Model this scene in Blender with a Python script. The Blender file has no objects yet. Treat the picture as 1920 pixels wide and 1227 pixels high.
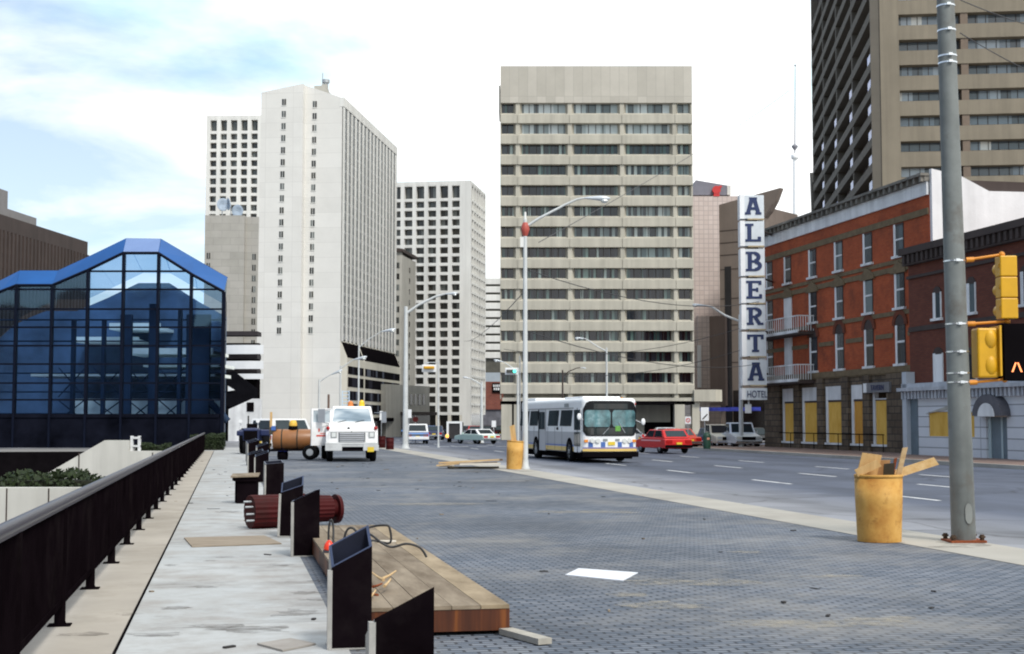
import bpy, bmesh, math, random
from mathutils import Vector, Matrix
random.seed(11)
S = bpy.context.scene
COL = S.collection
F, H = 2667.0, 1.85                      # lens in photo pixels, eye height
PITCH = math.atan(176.5 / F)
CP, SP = math.cos(PITCH), math.sin(PITCH)
RAD = math.radians

# ---------------------------------------------------------------- survey: photo bearings -> metres
def ray(u, v):
    q = (613.5 - v) / F
    return Vector(((u - 960) / F, CP - SP * q, SP + CP * q))
def gp(u, v, z=0.0):
    d = ray(u, v); t = (z - H) / d.z
    return Vector((d.x * t, d.y * t, z))
def at(u, v, Y):
    d = ray(u, v); t = Y / d.y
    return Vector((d.x * t, Y, H + d.z * t))
AZ = math.atan(-530 / F)                 # heading of the avenue
RX, RY = math.sin(AZ), math.cos(AZ)      # along the avenue
NX, NY = RY, -RX                         # across it, to the right
RZR = -AZ
def rd(s, t, z=0.0):
    return Vector((RX * s + NX * t, RY * s + NY * t, z))
class Frame:                             # a survey frame: origin on the ground, x along a face, y into it
    def __init__(f, o, rz):
        f.o = Vector((o[0], o[1], 0)); f.rz = rz
        f.c, f.s = math.cos(rz), math.sin(rz)
        e = Vector((0, 0, H)) - f.o
        f.e = Vector((f.c * e.x + f.s * e.y, -f.s * e.x + f.c * e.y, e.z))
    def _d(f, u, v):
        d = ray(u, v)
        return Vector((f.c * d.x + f.s * d.y, -f.s * d.x + f.c * d.y, d.z))
    def front(f, u, v, y=0.0):
        d = f._d(u, v); t = (y - f.e.y) / d.y
        return f.e.x + d.x * t, f.e.z + d.z * t
    def side(f, u, v, x=0.0):
        d = f._d(u, v); t = (x - f.e.x) / d.x
        return f.e.y + d.y * t, f.e.z + d.z * t
    def fx(f, u, v=613, y=0.0): return f.front(u, v, y)[0]
    def fz(f, u, v, y=0.0): return f.front(u, v, y)[1]

# ---------------------------------------------------------------- mesh builder
class MB:
    def __init__(s): s.v = []; s.f = []; s.m = []; s.sm = []
    def add(s, vs, fs, m=0, smooth=False):
        o = len(s.v); s.v += [tuple(p) for p in vs]
        for f in fs: s.f.append([i + o for i in f]); s.m.append(m); s.sm.append(smooth)
        return s
    def box(s, x0, x1, y0, y1, z0, z1, m=0):
        if x0 > x1: x0, x1 = x1, x0
        if y0 > y1: y0, y1 = y1, y0
        if z0 > z1: z0, z1 = z1, z0
        v = [(x, y, z) for x in (x0, x1) for y in (y0, y1) for z in (z0, z1)]
        return s.add(v, [(0,1,3,2),(4,6,7,5),(0,4,5,1),(2,3,7,6),(0,2,6,4),(1,5,7,3)], m)
    def hexa(s, b, t, m=0):              # bottom quad, top quad
        return s.add(list(b) + list(t), [(0,3,2,1),(4,5,6,7),(0,1,5,4),(1,2,6,5),(2,3,7,6),(3,0,4,7)], m)
    def quad(s, a, b, c, d, m=0): return s.add([a,b,c,d], [(0,1,2,3)], m)
    def slab(s, pts, th, m=0):           # flat polygon given thickness th along its normal
        p = [Vector(q) for q in pts]; n = (p[1]-p[0]).cross(p[2]-p[0]).normalized() * th
        k = len(p); v = p + [q + n for q in p]
        fs = [tuple(range(k))[::-1], tuple(range(k, 2*k))] + [(i, (i+1)%k, (i+1)%k+k, i+k) for i in range(k)]
        return s.add(v, fs, m)
    def prism(s, poly, a, b, axis='y', m=0):   # poly in the other two axes
        def P(p, w):
            return {'y': (p[0], w, p[1]), 'x': (w, p[0], p[1]), 'z': (p[0], p[1], w)}[axis]
        k = len(poly); v = [P(p, a) for p in poly] + [P(p, b) for p in poly]
        return s.add(v, [tuple(range(k)), tuple(range(k, 2*k))[::-1]] + [(i, i+k, (i+1)%k+k, (i+1)%k) for i in range(k)], m)
    def cyl(s, p0, p1, r0, r1=None, n=14, m=0, caps=True, smooth=True):
        p0, p1 = Vector(p0), Vector(p1); r1 = r0 if r1 is None else r1
        w = (p1 - p0).normalized(); a = w.orthogonal().normalized(); b = w.cross(a)
        v = []
        for p, r in ((p0, r0), (p1, r1)):
            v += [p + (a*math.cos(2*math.pi*i/n) + b*math.sin(2*math.pi*i/n)) * r for i in range(n)]
        s.add(v, [(i, (i+1)%n, (i+1)%n+n, i+n) for i in range(n)], m, smooth)
        if caps: s.add(v, [tuple(range(n))[::-1], tuple(range(n, 2*n))], m)
        return s
    def tube(s, pts, r, n=7, m=0):
        pts = [Vector(p) for p in pts]; k = len(pts); v = []
        up = None
        for i, p in enumerate(pts):
            w = (pts[min(i+1, k-1)] - pts[max(i-1, 0)]).normalized()
            a = w.orthogonal().normalized() if up is None else (up - w * up.dot(w)).normalized()
            up = a; b = w.cross(a); rr = r(i/(k-1)) if callable(r) else r
            v += [p + (a*math.cos(2*math.pi*j/n) + b*math.sin(2*math.pi*j/n)) * rr for j in range(n)]
        fs = [(i*n+j, i*n+(j+1)%n, (i+1)*n+(j+1)%n, (i+1)*n+j) for i in range(k-1) for j in range(n)]
        s.add(v, fs, m, True); s.add(v, [tuple(range(n))[::-1], tuple(range((k-1)*n, k*n))], m)
        return s
    def lathe(s, prof, n=20, m=0, M=None, smooth=True):
        v = []
        for r, z in prof:
            v += [(r*math.cos(2*math.pi*i/n), r*math.sin(2*math.pi*i/n), z) for i in range(n)]
        if M is not None: v = [M @ Vector(p) for p in v]
        k = len(prof)
        s.add(v, [(j*n+i, j*n+(i+1)%n, (j+1)*n+(i+1)%n, (j+1)*n+i) for j in range(k-1) for i in range(n)], m, smooth)
        s.add(v, [tuple(range(n))[::-1], tuple(range((k-1)*n, k*n))], m)
        return s
    def ball(s, c, r, m=0, n=12, sq=(1,1,1)):
        k = n//2; prof = [(max(1e-3, math.sin(math.pi*i/k)), -math.cos(math.pi*i/k)) for i in range(k+1)]
        M = Matrix.Translation(Vector(c)) @ Matrix.Diagonal((r*sq[0], r*sq[1], r*sq[2], 1))
        return s.lathe(prof, n, m, M)
    def mesh(s, name, mats, recalc=True):
        me = bpy.data.meshes.new(name); me.from_pydata(s.v, [], s.f)
        for m in (mats if isinstance(mats, (list, tuple)) else [mats]): me.materials.append(m)
        for p, mi, sm in zip(me.polygons, s.m, s.sm): p.material_index = mi; p.use_smooth = sm
        if recalc:
            b = bmesh.new(); b.from_mesh(me); bmesh.ops.recalc_face_normals(b, faces=b.faces); b.to_mesh(me); b.free()
        return me
def link(name, me, parent=None, loc=(0,0,0), rz=0, bevel=0, seg=2):
    o = bpy.data.objects.new(name, me); COL.objects.link(o); o.location = loc; o.rotation_euler = (0,0,rz)
    if parent is not None: o.parent = parent
    if bevel:
        b = o.modifiers.new('bevel', 'BEVEL'); b.width = bevel; b.segments = seg; b.limit_method = 'ANGLE'; b.angle_limit = RAD(35)
    return o
def part(name, mb, mats, parent, label=None, bevel=0, loc=(0,0,0), rz=0, seg=2):
    o = link(name, mb.mesh(name, mats) if isinstance(mb, MB) else mb, parent, loc, rz, bevel, seg)
    if label: o['label'] = label
    return o
def tag(o, label, cat, group=None):
    o['label'] = label; o['category'] = cat
    if group: o['group'] = group
    return o
def thing(name, label, cat, loc=(0,0,0), rz=0, group=None):
    o = bpy.data.objects.new(name, None); COL.objects.link(o); o.location = loc; o.rotation_euler = (0,0,rz)
    o.empty_display_size = .3
    return tag(o, label, cat, group)
def solo(name, mb, mats, label, cat, loc=(0,0,0), rz=0, group=None, bevel=0):
    return tag(link(name, mb.mesh(name, mats), None, loc, rz, bevel), label, cat, group)
def struct(name, mb, mats, loc=(0,0,0), rz=0):
    o = link(name, mb.mesh(name, mats), None, loc, rz); o['kind'] = 'structure'; return o
def dup(root, loc, rz, label):
    r = root.copy(); COL.objects.link(r); r.location = loc; r.rotation_euler = (0,0,rz); r['label'] = label
    for ch in list(root.children):
        c = ch.copy(); COL.objects.link(c); c.parent = r
        for g in list(ch.children):
            d = g.copy(); COL.objects.link(d); d.parent = c
    return r
_fonts = {}
def text_mb(txt, size, depth=.02, sx=1.0):
    cu = bpy.data.curves.new('lettering', 'FONT'); cu.body = txt; cu.size = size; cu.extrude = depth; cu.align_x = 'CENTER'
    o = bpy.data.objects.new('lettering', cu); COL.objects.link(o)
    me = bpy.data.meshes.new_from_object(o.evaluated_get(bpy.context.evaluated_depsgraph_get()))
    mb = MB(); mb.add([(v.co.x*sx, -v.co.z, v.co.y) for v in me.vertices], [list(p.vertices) for p in me.polygons])
    bpy.data.objects.remove(o); bpy.data.curves.remove(cu); bpy.data.meshes.remove(me)
    return mb

# ---------------------------------------------------------------- materials
class NT:
    def __init__(s, name):
        s.mat = bpy.data.materials.new(name); s.mat.use_nodes = True; s.t = s.mat.node_tree
        s.b = s.t.nodes['Principled BSDF']; s.out = s.t.nodes['Material Output']
    def n(s, typ, **kw):
        x = s.t.nodes.new(typ)
        for k, v in kw.items():
            if k.startswith('i_'):
                k = k[2:]; x.inputs[int(k) if k.isdigit() else k.replace('_', ' ')].default_value = v
            else: setattr(x, k, v)
        return x
    def l(s, a, b): s.t.links.new(a, b)
    def math(s, op, a, b=None, c=None):
        x = s.n('ShaderNodeMath', operation=op)
        for i, q in enumerate((a, b, c)):
            if q is None: continue
            if isinstance(q, (int, float)): x.inputs[i].default_value = q
            else: s.l(q, x.inputs[i])
        return x.outputs[0]
    def coord(s, jitter=False, scale=(1,1,1)):
        c = s.n('ShaderNodeTexCoord').outputs['Object']
        mp = s.n('ShaderNodeMapping'); mp.inputs['Scale'].default_value = scale; s.l(c, mp.inputs[0])
        if jitter:
            r = s.math('MULTIPLY', s.n('ShaderNodeObjectInfo').outputs['Random'], 60.0)
            cb = s.n('ShaderNodeCombineXYZ')
            for i in range(3): s.l(r, cb.inputs[i])
            s.l(cb.outputs[0], mp.inputs['Location'])
        return mp.outputs[0]
    def noise(s, vec, scale, detail=5, rough=.6):
        x = s.n('ShaderNodeTexNoise'); x.inputs['Scale'].default_value = scale; x.inputs['Detail'].default_value = detail
        x.inputs['Roughness'].default_value = rough; s.l(vec, x.inputs['Vector']); return x.outputs['Fac']
    def ramp(s, fac, stops, interp='LINEAR'):
        x = s.n('ShaderNodeValToRGB'); e = x.color_ramp.elements; x.color_ramp.interpolation = interp
        while len(e) < len(stops): e.new(.5)
        for el, (p, c) in zip(e, stops): el.position = p; el.color = (*c, 1) if len(c) == 3 else c
        s.l(fac, x.inputs[0]); return x.outputs[0]
    def rng(s, fac, a, b, c, d):
        x = s.n('ShaderNodeMapRange'); s.l(fac, x.inputs[0])
        for i, q in enumerate((a, b, c, d)): x.inputs[i+1].default_value = q
        return x.outputs[0]
    def mix(s, fac, a, b, mode='MIX'):
        x = s.n('ShaderNodeMix', data_type='RGBA', blend_type=mode)
        for i, q in ((0, fac), (6, a), (7, b)):
            if isinstance(q, (int, float)): x.inputs[i].default_value = q
            elif isinstance(q, tuple): x.inputs[i].default_value = (*q, 1)
            else: s.l(q, x.inputs[i])
        return x.outputs[2]
    def scale(s, col, f):
        x = s.n('ShaderNodeVectorMath', operation='SCALE'); 
        if isinstance(col, tuple): x.inputs[0].default_value = col
        else: s.l(col, x.inputs[0])
        s.l(f, x.inputs['Scale']); return x.outputs[0]
    def bump(s, h, strength=.3, dist=.02):
        x = s.n('ShaderNodeBump'); x.inputs['Strength'].default_value = strength; x.inputs['Distance'].default_value = dist
        s.l(h, x.inputs['Height']); s.l(x.outputs[0], s.b.inputs['Normal'])
    def fin(s, col=None, rough=.75, metal=0, spec=.4):
        if col is not None:
            if isinstance(col, tuple): s.b.inputs['Base Color'].default_value = (*col, 1)
            else: s.l(col, s.b.inputs['Base Color'])
        s.b.inputs['Roughness'].default_value = rough; s.b.inputs['Metallic'].default_value = metal
        s.b.inputs['Specular IOR Level'].default_value = spec
        return s.mat
_M = {}
def mat(name, col=None, rough=.75, var=.12, scale=1.5, metal=0, spec=.4, bump=0, streak=0, dirt=None):
    if name in _M: return _M[name]
    t = NT(name); v = t.coord(True)
    c = t.scale(col, t.rng(t.noise(v, scale), .25, .75, 1 - var, 1 + var))
    if streak:                            # rain streaks: noise stretched down the wall
        v2 = t.coord(False, (1, 1, .06)); k = t.rng(t.noise(v2, 1.1, 4), .35, .7, 1 + streak*.5, 1 - streak); c = t.scale(c, k)
    if dirt:
        k = t.rng(t.noise(v, scale*.35, 6, .7), .52, .7, 0, 1); c = t.mix(k, c, dirt)
    if bump: t.bump(t.noise(v, scale*14, 3), bump)
    _M[name] = t.fin(c, rough, metal, spec); return _M[name]
def brickmat(name, c1, c2, mortar, bw=.23, bh=.08, ms=.012, var=.2, plan=False, offset=.5, rough=.85, bump=.25, dirt=None, vs=.5):
    t = NT(name); co = t.n('ShaderNodeTexCoord').outputs['Object']
    if plan: vec = co
    else:
        sp = t.n('ShaderNodeSeparateXYZ'); t.l(co, sp.inputs[0]); cb = t.n('ShaderNodeCombineXYZ')
        t.l(t.math('ADD', sp.outputs[0], sp.outputs[1]), cb.inputs[0]); t.l(sp.outputs[2], cb.inputs[1]); vec = cb.outputs[0]
    b = t.n('ShaderNodeTexBrick', offset=offset); t.l(vec, b.inputs['Vector'])
    for k, q in (('Color1', c1), ('Color2', c2), ('Mortar', mortar)): b.inputs[k].default_value = (*q, 1)
    b.inputs['Scale'].default_value = 1; b.inputs['Mortar Size'].default_value = ms
    b.inputs['Brick Width'].default_value = bw; b.inputs['Row Height'].default_value = bh; b.inputs['Mortar Smooth'].default_value = .2
    b.inputs['Bias'].default_value = 0
    c = t.scale(b.outputs['Color'], t.rng(t.noise(co, vs, 6, .65), .25, .75, 1 - var, 1 + var))
    if dirt:
        k = t.rng(t.noise(co, vs*1.7, 7, .72), .49, .70, 0, .8); c = t.mix(k, c, dirt)
    if bump:
        t.bump(t.math('SUBTRACT', 1.0, b.outputs['Fac']), bump, .01)
    return t.fin(c, rough)
def glassmat(name, pw, stops, rough=.08, spec=.6, axis=0):
    """window glass: panes pw wide, each toned by its stops: blinds, or a painted sky reflection"""
    t = NT(name); co = t.n('ShaderNodeTexCoord').outputs['Object']; sp = t.n('ShaderNodeSeparateXYZ'); t.l(co, sp.inputs[0])
    x = t.math('FLOOR', t.math('DIVIDE', t.math('ADD', sp.outputs[axis], 500), pw))
    r = t.math('MULTIPLY', t.n('ShaderNodeObjectInfo').outputs['Random'], 91.7)
    cb = t.n('ShaderNodeCombineXYZ'); t.l(x, cb.inputs[0]); t.l(r, cb.inputs[1])
    w = t.n('ShaderNodeTexWhiteNoise', noise_dimensions='2D'); t.l(cb.outputs[0], w.inputs['Vector'])
    return t.fin(t.ramp(w.outputs['Value'], stops, 'CONSTANT'), rough, 0, spec)

CONC_W = mat('white precast', (.71,.70,.665), .8, .06, .25, streak=.14)
CONC_C = mat('cream precast', (.62,.585,.50), .8, .06, .3, streak=.10)
CONC_T = mat('tan precast', (.43,.405,.34), .85, .09, .4, streak=.2, bump=.1)
CONC_G = mat('grey concrete', (.40,.385,.345), .85, .14, .3, streak=.18)
CONC_B = mat('brown concrete', (.215,.185,.14), .85, .1, .35, streak=.15)
CONC_D = mat('dark brown concrete', (.055,.04,.036), .85, .15, .35, streak=.2)
WALLC = mat('pale wall concrete', (.55,.54,.50), .85, .10, .6, streak=.22)
WHITE = mat('white paint', (.78,.79,.80), .45, .05, 1.0)
WHITE_O = mat('old white paint', (.68,.69,.70), .6, .12, 1.2, streak=.25)
BLACK = mat('black paint', (.006,.005,.006), .7, .2, spec=0)
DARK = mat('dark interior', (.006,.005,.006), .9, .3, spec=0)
BROWNM = mat('dark brown enamel', (.0055,.0036,.0048), .5, .4, 2.0, spec=.0, dirt=(.012,.009,.010))
STEEL = mat('galvanised steel', (.40,.42,.44), .45, .12, 3, metal=.5)
ALU = mat('bright strap', (.75,.76,.78), .25, .05, 3, metal=.9)
CHROME = mat('chrome', (.7,.7,.72), .15, .05, 3, metal=1)
RUBBER = mat('tyre rubber', (.007,.007,.008), .85, .2, spec=.08)
YEL = mat('signal yellow', (.62,.33,.008), .45, .1, 3, dirt=(.5,.27,.02))
ORG = mat('orange arm paint', (.60,.22,.015), .5, .2, 4)
PLATE = mat('yellow plate', (.70,.50,.04), .5, .05)
RED = mat('red paint', (.55,.02,.02), .3, .08, 2)
RED_T = mat('tail lamp red', (.35,.01,.01), .25, .05)
AMBER = mat('amber lens', (.75,.25,.02), .25, .05)
LENS = mat('clear lens', (.7,.72,.7), .12, .05, metal=.3)
BLUE = mat('blue paint', (.06,.14,.42), .35, .1, 2)
VGLASS = mat('vehicle glass', (.018,.026,.032), .06, .2, 1, spec=.45)
WGLASS = glassmat('window glass', 50, [(0,(.008,.009,.014)),(.45,(.016,.02,.03)),(.75,(.035,.05,.06)),(.9,(.10,.13,.14))], .2, .18)
MAROON = mat('maroon enamel', (.050,.0055,.006), .55, .3, 3, spec=.12, dirt=(.03,.009,.008))
def wood(name, a=None, b=None, ax=(1,6,6), rough=.8, sc=2.0):
    if name in _M: return _M[name]
    t = NT(name); v = t.coord(True, ax); c = t.ramp(t.noise(v, sc, 6, .65), [(.3, a), (.7, b)]); t.bump(t.noise(v, sc*3), .15, .01)
    _M[name] = t.fin(c, rough, 0, .25); return _M[name]
PLY = wood('orange plywood', (.60,.33,.05), (.74,.47,.11), (2,2,.6))
PLANK = wood('sawn plank', (.42,.27,.13), (.60,.44,.25), (1,7,7))
PLANKW = wood('grey plank', (.105,.075,.048), (.30,.245,.18), (2.2,.45,7), .85, 1.6)
RUSTY = mat('red brown rust', (.23,.055,.015), .8, .4, 6)
# ================================================================ camera, sky, sun
cam = bpy.data.cameras.new('camera'); co = bpy.data.objects.new('camera', cam); COL.objects.link(co)
cam.sensor_width = 36; cam.lens = F / 1920 * 36; cam.clip_end = 6000; cam.clip_start = .1
co.location = (0, 0, H); co.rotation_euler = (math.pi/2 + PITCH, 0, 0); S.camera = co
W = bpy.data.worlds.new('World'); S.world = W; W.use_nodes = True
SUN_AZ, SUN_EL = RAD(150), RAD(48)       # azimuth clockwise from the view direction: behind, to the right
wt = W.node_tree; wn = wt.nodes; wn.clear(); wl = wt.links.new
def wnode(t, **k):
    x = wn.new(t)
    for a, b in k.items(): setattr(x, a, b)
    return x
sky = wnode('ShaderNodeTexSky', sky_type='NISHITA', sun_disc=False); sky.sun_elevation = SUN_EL; sky.sun_rotation = SUN_AZ
sky.air_density = 1.0; sky.dust_density = 1.5; sky.ozone_density = 1.5
bg1 = wnode('ShaderNodeBackground'); bg1.inputs[1].default_value = .15; wl(sky.outputs[0], bg1.inputs[0])
tc = wnode('ShaderNodeTexCoord'); sx = wnode('ShaderNodeSeparateXYZ'); wl(tc.outputs['Generated'], sx.inputs[0])
def wm(op, a, b=None):
    x = wnode('ShaderNodeMath', operation=op)
    for i, q in enumerate((a, b)):
        if q is None: continue
        if isinstance(q, (int, float)): x.inputs[i].default_value = q
        else: wl(q, x.inputs[i])
    return x.outputs[0]
den = wm('ADD', wm('MAXIMUM', sx.outputs[2], 0.0), .22)     # a flat cloud deck seen in perspective
cb = wnode('ShaderNodeCombineXYZ'); wl(wm('DIVIDE', sx.outputs[0], den), cb.inputs[0]); wl(wm('DIVIDE', sx.outputs[1], den), cb.inputs[1])
def wnoise(sc, det, dist=0.0):
    x = wnode('ShaderNodeTexNoise'); x.inputs['Scale'].default_value = sc; x.inputs['Detail'].default_value = det
    x.inputs['Roughness'].default_value = .55; x.inputs['Distortion'].default_value = dist; wl(cb.outputs[0], x.inputs['Vector']); return x.outputs['Fac']
cov = wnoise(1.7, 7, .4)
clear = wm('MULTIPLY', wm('ADD', sx.outputs[0], .085), -.9)   # thinner cloud towards the left of the avenue
covr = wnode('ShaderNodeMapRange'); wl(wm('SUBTRACT', cov, clear), covr.inputs[0])
for i, q in enumerate((.24, .50, .18, 1.0)): covr.inputs[i+1].default_value = q
cr = wnode('ShaderNodeValToRGB'); wl(wnoise(1.1, 6), cr.inputs[0])
cr.color_ramp.elements[0].position = .32; cr.color_ramp.elements[0].color = (.54, .94, 1.05, 1)
cr.color_ramp.elements[1].position = .50; cr.color_ramp.elements[1].color = (1.36, 1.37, 1.37, 1)
bg2 = wnode('ShaderNodeBackground'); wl(cr.outputs[0], bg2.inputs[0]); bg2.inputs[1].default_value = 1.0
mx = wnode('ShaderNodeMixShader'); wl(covr.outputs[0], mx.inputs[0]); wl(bg1.outputs[0], mx.inputs[1]); wl(bg2.outputs[0], mx.inputs[2])
wo = wnode('ShaderNodeOutputWorld'); wl(mx.outputs[0], wo.inputs[0])
sun = bpy.data.lights.new('sun', 'SUN'); sun.energy = 2.4; sun.angle = RAD(11); sun.color = (1, .965, .90)
so = bpy.data.objects.new('sun', sun); COL.objects.link(so)
sd = Vector((math.sin(SUN_AZ)*math.cos(SUN_EL), math.cos(SUN_AZ)*math.cos(SUN_EL), math.sin(SUN_EL)))
so.rotation_euler = sd.to_track_quat('Z', 'Y').to_euler(); so.location = (20, -20, 60)
S.view_settings.view_transform = 'Standard'; S.view_settings.look = 'None'; S.view_settings.exposure = 0.15; S.view_settings.gamma = 1
S.cycles.max_bounces = 6; S.cycles.transparent_max_bounces = 8; S.cycles.filter_width = 2.0

# ================================================================ ground
def quadrd(mb, s0, s1, t0, t1, z, m=0): mb.quad((t0,s0,z),(t1,s0,z),(t1,s1,z),(t0,s1,z), m)   # road axes: x across, y along
ASPH_FAR = mat('far asphalt', (.17,.175,.19), .9, .12, .05, bump=.1)
def asphalt():
    t = NT('asphalt'); co = t.n('ShaderNodeTexCoord').outputs['Object']
    sp = t.n('ShaderNodeSeparateXYZ'); t.l(co, sp.inputs[0])
    lane = t.math('ABSOLUTE', t.math('SINE', t.math('MULTIPLY', t.math('SUBTRACT', sp.outputs[0], 13.1), math.pi/3.55)))  # worn wheel tracks per lane
    mp = t.n('ShaderNodeMapping'); mp.inputs['Scale'].default_value = (1, .08, 1); t.l(co, mp.inputs[0])
    n1 = t.noise(mp.outputs[0], .6, 6, .65); n2 = t.noise(co, 60, 3)
    old = t.rng(sp.outputs[0], 12.2, 15.5, 1, 0)                       # the gutter lane is an older, paler surface
    c = t.mix(old, (.070,.082,.114), (.215,.222,.245))
    c = t.scale(c, t.rng(t.math('ADD', n1, t.math('MULTIPLY', lane, .25)), .35, .85, .75, 1.3))
    c = t.scale(c, t.rng(n2, .3, .7, .85, 1.15)); t.bump(n2, .25, .01)
    pn = t.noise(co, .22, 2); c = t.scale(c, t.rng(pn, .52, .56, 1.0, .82))          # tarred repair patches
    vo = t.n('ShaderNodeTexVoronoi', feature='DISTANCE_TO_EDGE'); vo.inputs['Scale'].default_value = .16; mpv = t.n('ShaderNodeVectorMath', operation='ADD'); wob = t.n('ShaderNodeTexNoise'); wob.inputs['Scale'].default_value = .7; t.l(co, wob.inputs['Vector']); t.l(co, mpv.inputs[0]); t.l(wob.outputs['Color'], mpv.inputs[1]); t.l(mpv.outputs[0], vo.inputs['Vector'])
    c = t.scale(c, t.rng(vo.outputs['Distance'], .0, .012, .55, 1.0))                # cracks
    return t.fin(c, .8, 0, .35)
ASPH = asphalt()
PAVER = brickmat('blue grey pavers', (.084,.106,.142), (.172,.190,.224), (.024,.029,.041), .21, .105, .015, .5, True, .5, .8, .6, (.245,.235,.22), .15)
def slabs():
    t = NT('walkway concrete'); co = t.n('ShaderNodeTexCoord').outputs['Object']
    b = t.n('ShaderNodeTexBrick', offset=0.0); ms = t.n('ShaderNodeMapping'); ms.inputs['Location'].default_value = (11, 1.1, 0); t.l(co, ms.inputs[0]); t.l(ms.outputs[0], b.inputs['Vector'])
    b.inputs['Color1'].default_value = (.38,.395,.40,1); b.inputs['Color2'].default_value = (.43,.44,.44,1); b.inputs['Mortar'].default_value = (.27,.27,.27,1)
    for k, q in (('Scale',1),('Mortar Size',.008),('Brick Width',30),('Row Height',2.9),('Mortar Smooth',.3)): b.inputs[k].default_value = q
    n = t.noise(co, .9, 8, .72); mp = t.n('ShaderNodeMapping'); mp.inputs['Scale'].default_value = (.75, 1.25, 1); t.l(co, mp.inputs[0])
    st = t.noise(mp.outputs[0], .75, 9, .74)
    c = t.mix(t.rng(n, .44, .66, 0, .85), b.outputs['Color'], (.29,.27,.25)); c = t.mix(t.rng(st, .50, .74, 0, .85), c, (.16,.145,.13))
    t.bump(t.noise(co, 40, 4), .15, .01)
    return t.fin(c, .85, 0, .3)
WALK = slabs()
EDGE = mat('edge concrete', (.36,.325,.28), .88, .16, .8, bump=.15, dirt=(.25,.22,.18))
STRIPC = mat('strip concrete', (.37,.35,.31), .85, .15, .5, bump=.15, dirt=(.27,.25,.22))
BRICKW = brickmat('far pavement pavers', (.20,.13,.105), (.26,.18,.15), (.12,.10,.09), .25, .12, .012, .2, True)

g = MB()
quadrd(g, -80, 1500, -1.72, 1500, -.030); quadrd(g, 92, 1500, -1500, -1.72, -.030); quadrd(g, -80, 92, -1500, -60, -.030)
struct('ground', g, mat('city ground', (.20,.19,.18), .9, .15, .1), rz=RZR)
g = MB(); quadrd(g, -30, 170, 11.35, 30.0, -.014); quadrd(g, 170, 400, -40, 60, -.014); quadrd(g, 102, 170, -20, 11.35, -.014); quadrd(g, 100, 170, 30, 46, -.014)
struct('road', g, ASPH, rz=RZR)
g = MB(); quadrd(g, -8, 102, .98, 10.05, -.006); struct('plaza_paving', g, PAVER, rz=RZR)
g = MB(); quadrd(g, -8, 102, 10.05, 11.35, .0); struct('kerb_strip', g, STRIPC, rz=RZR)
g = MB(); quadrd(g, -8, 91, -.86, .98, .0); quadrd(g, 91, 102, -1.72, .98, .0); struct('walkway', g, WALK, rz=RZR)
g = MB(); quadrd(g, -8, 91, -1.72, -.89, .0); quadrd(g, -8, 91, -.89, -.86, -.012, 1)
struct('walkway_edge', g, [EDGE, DARK], rz=RZR)
g = MB(); g.box(30.0, 30.25, -20, 99, -.03, .14, 1); quadrd(g, -20, 99, 30.25, 60, .125)
struct('far_pavement', g, [BRICKW, STRIPC], rz=RZR)
g = MB(); quadrd(g, -12, 92, -60, -2.0, -4.5); struct('courtyard_floor', g, mat('courtyard paving', (.10,.095,.09), .9, .2, 1), rz=RZR)
g = MB(); g.box(-2.0, -1.72, -12, 92, -4.6, -.002); solo('retaining_wall', g, WALLC, 'concrete wall dropping from the walkway edge into the sunken court', 'wall', rz=RZR)
g = MB(); g.box(-60, -2.0, 91.7, 92, -4.6, -.03); solo('court_wall', g, DARK, 'black far wall of the sunken court below the glass hall', 'wall', rz=RZR)
LINE = mat('road paint', (.72,.73,.74), .7, .15, 3, dirt=(.3,.3,.31))
g = MB()
for t, ss in ((16.4, range(22, 150, 9)), (20.05, range(18, 150, 9)), (23.7, range(25, 150, 9))):
    for s in ss: quadrd(g, s, s + 3.2, t - .07, t + .07, -.010)
for k in range(12): quadrd(g, 103.5, 104.1, 12.2 + k*1.45, 13.0 + k*1.45, -.010)
struct('lane_markings', g, LINE, rz=RZR)
# dirt left by the works: sand smears on the pavers
g = MB(); rn = random.Random(5)
for u, v, w, h in ((1290,1092,1.5,.25),(1250,1135,1.0,.2),(1480,1170,1.2,.2),(1640,1165,.9,.22),(1400,1035,.5,.12),(1560,1080,.7,.1),(1180,1115,.5,.12),(1100,960,2.2,.3),(820,945,2.5,.3)):
    c = gp(u, v); ang = rn.uniform(-.5, .3)
    pts = []
    for i in range(22):
        a = i/22*2*math.pi; r = rn.uniform(.55, 1.1)
        x, y = math.cos(a)*w*r*.6, math.sin(a)*h*r*1.6
        pts.append((c.x + x*math.cos(ang) - y*math.sin(ang), c.y + x*math.sin(ang) + y*math.cos(ang), -.0015))
    g.add(pts, [tuple(range(22))])
SAND = NT('spilt sand'); _c = SAND.coord(); _k = SAND.rng(SAND.noise(_c, 3.5, 8, .8), .42, .72, 0, 1)
SAND.fin((.40,.365,.30), .95, 0, .2); SAND.l(SAND.math('MULTIPLY', _k, .9), SAND.b.inputs['Alpha'])
o = struct('spilt_sand', g, SAND.mat); o['kind'] = 'stuff'
g = MB(); rn = random.Random(9)  # smudges and pole grime, plus contact shade painted at pole and barrel feet
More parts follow.
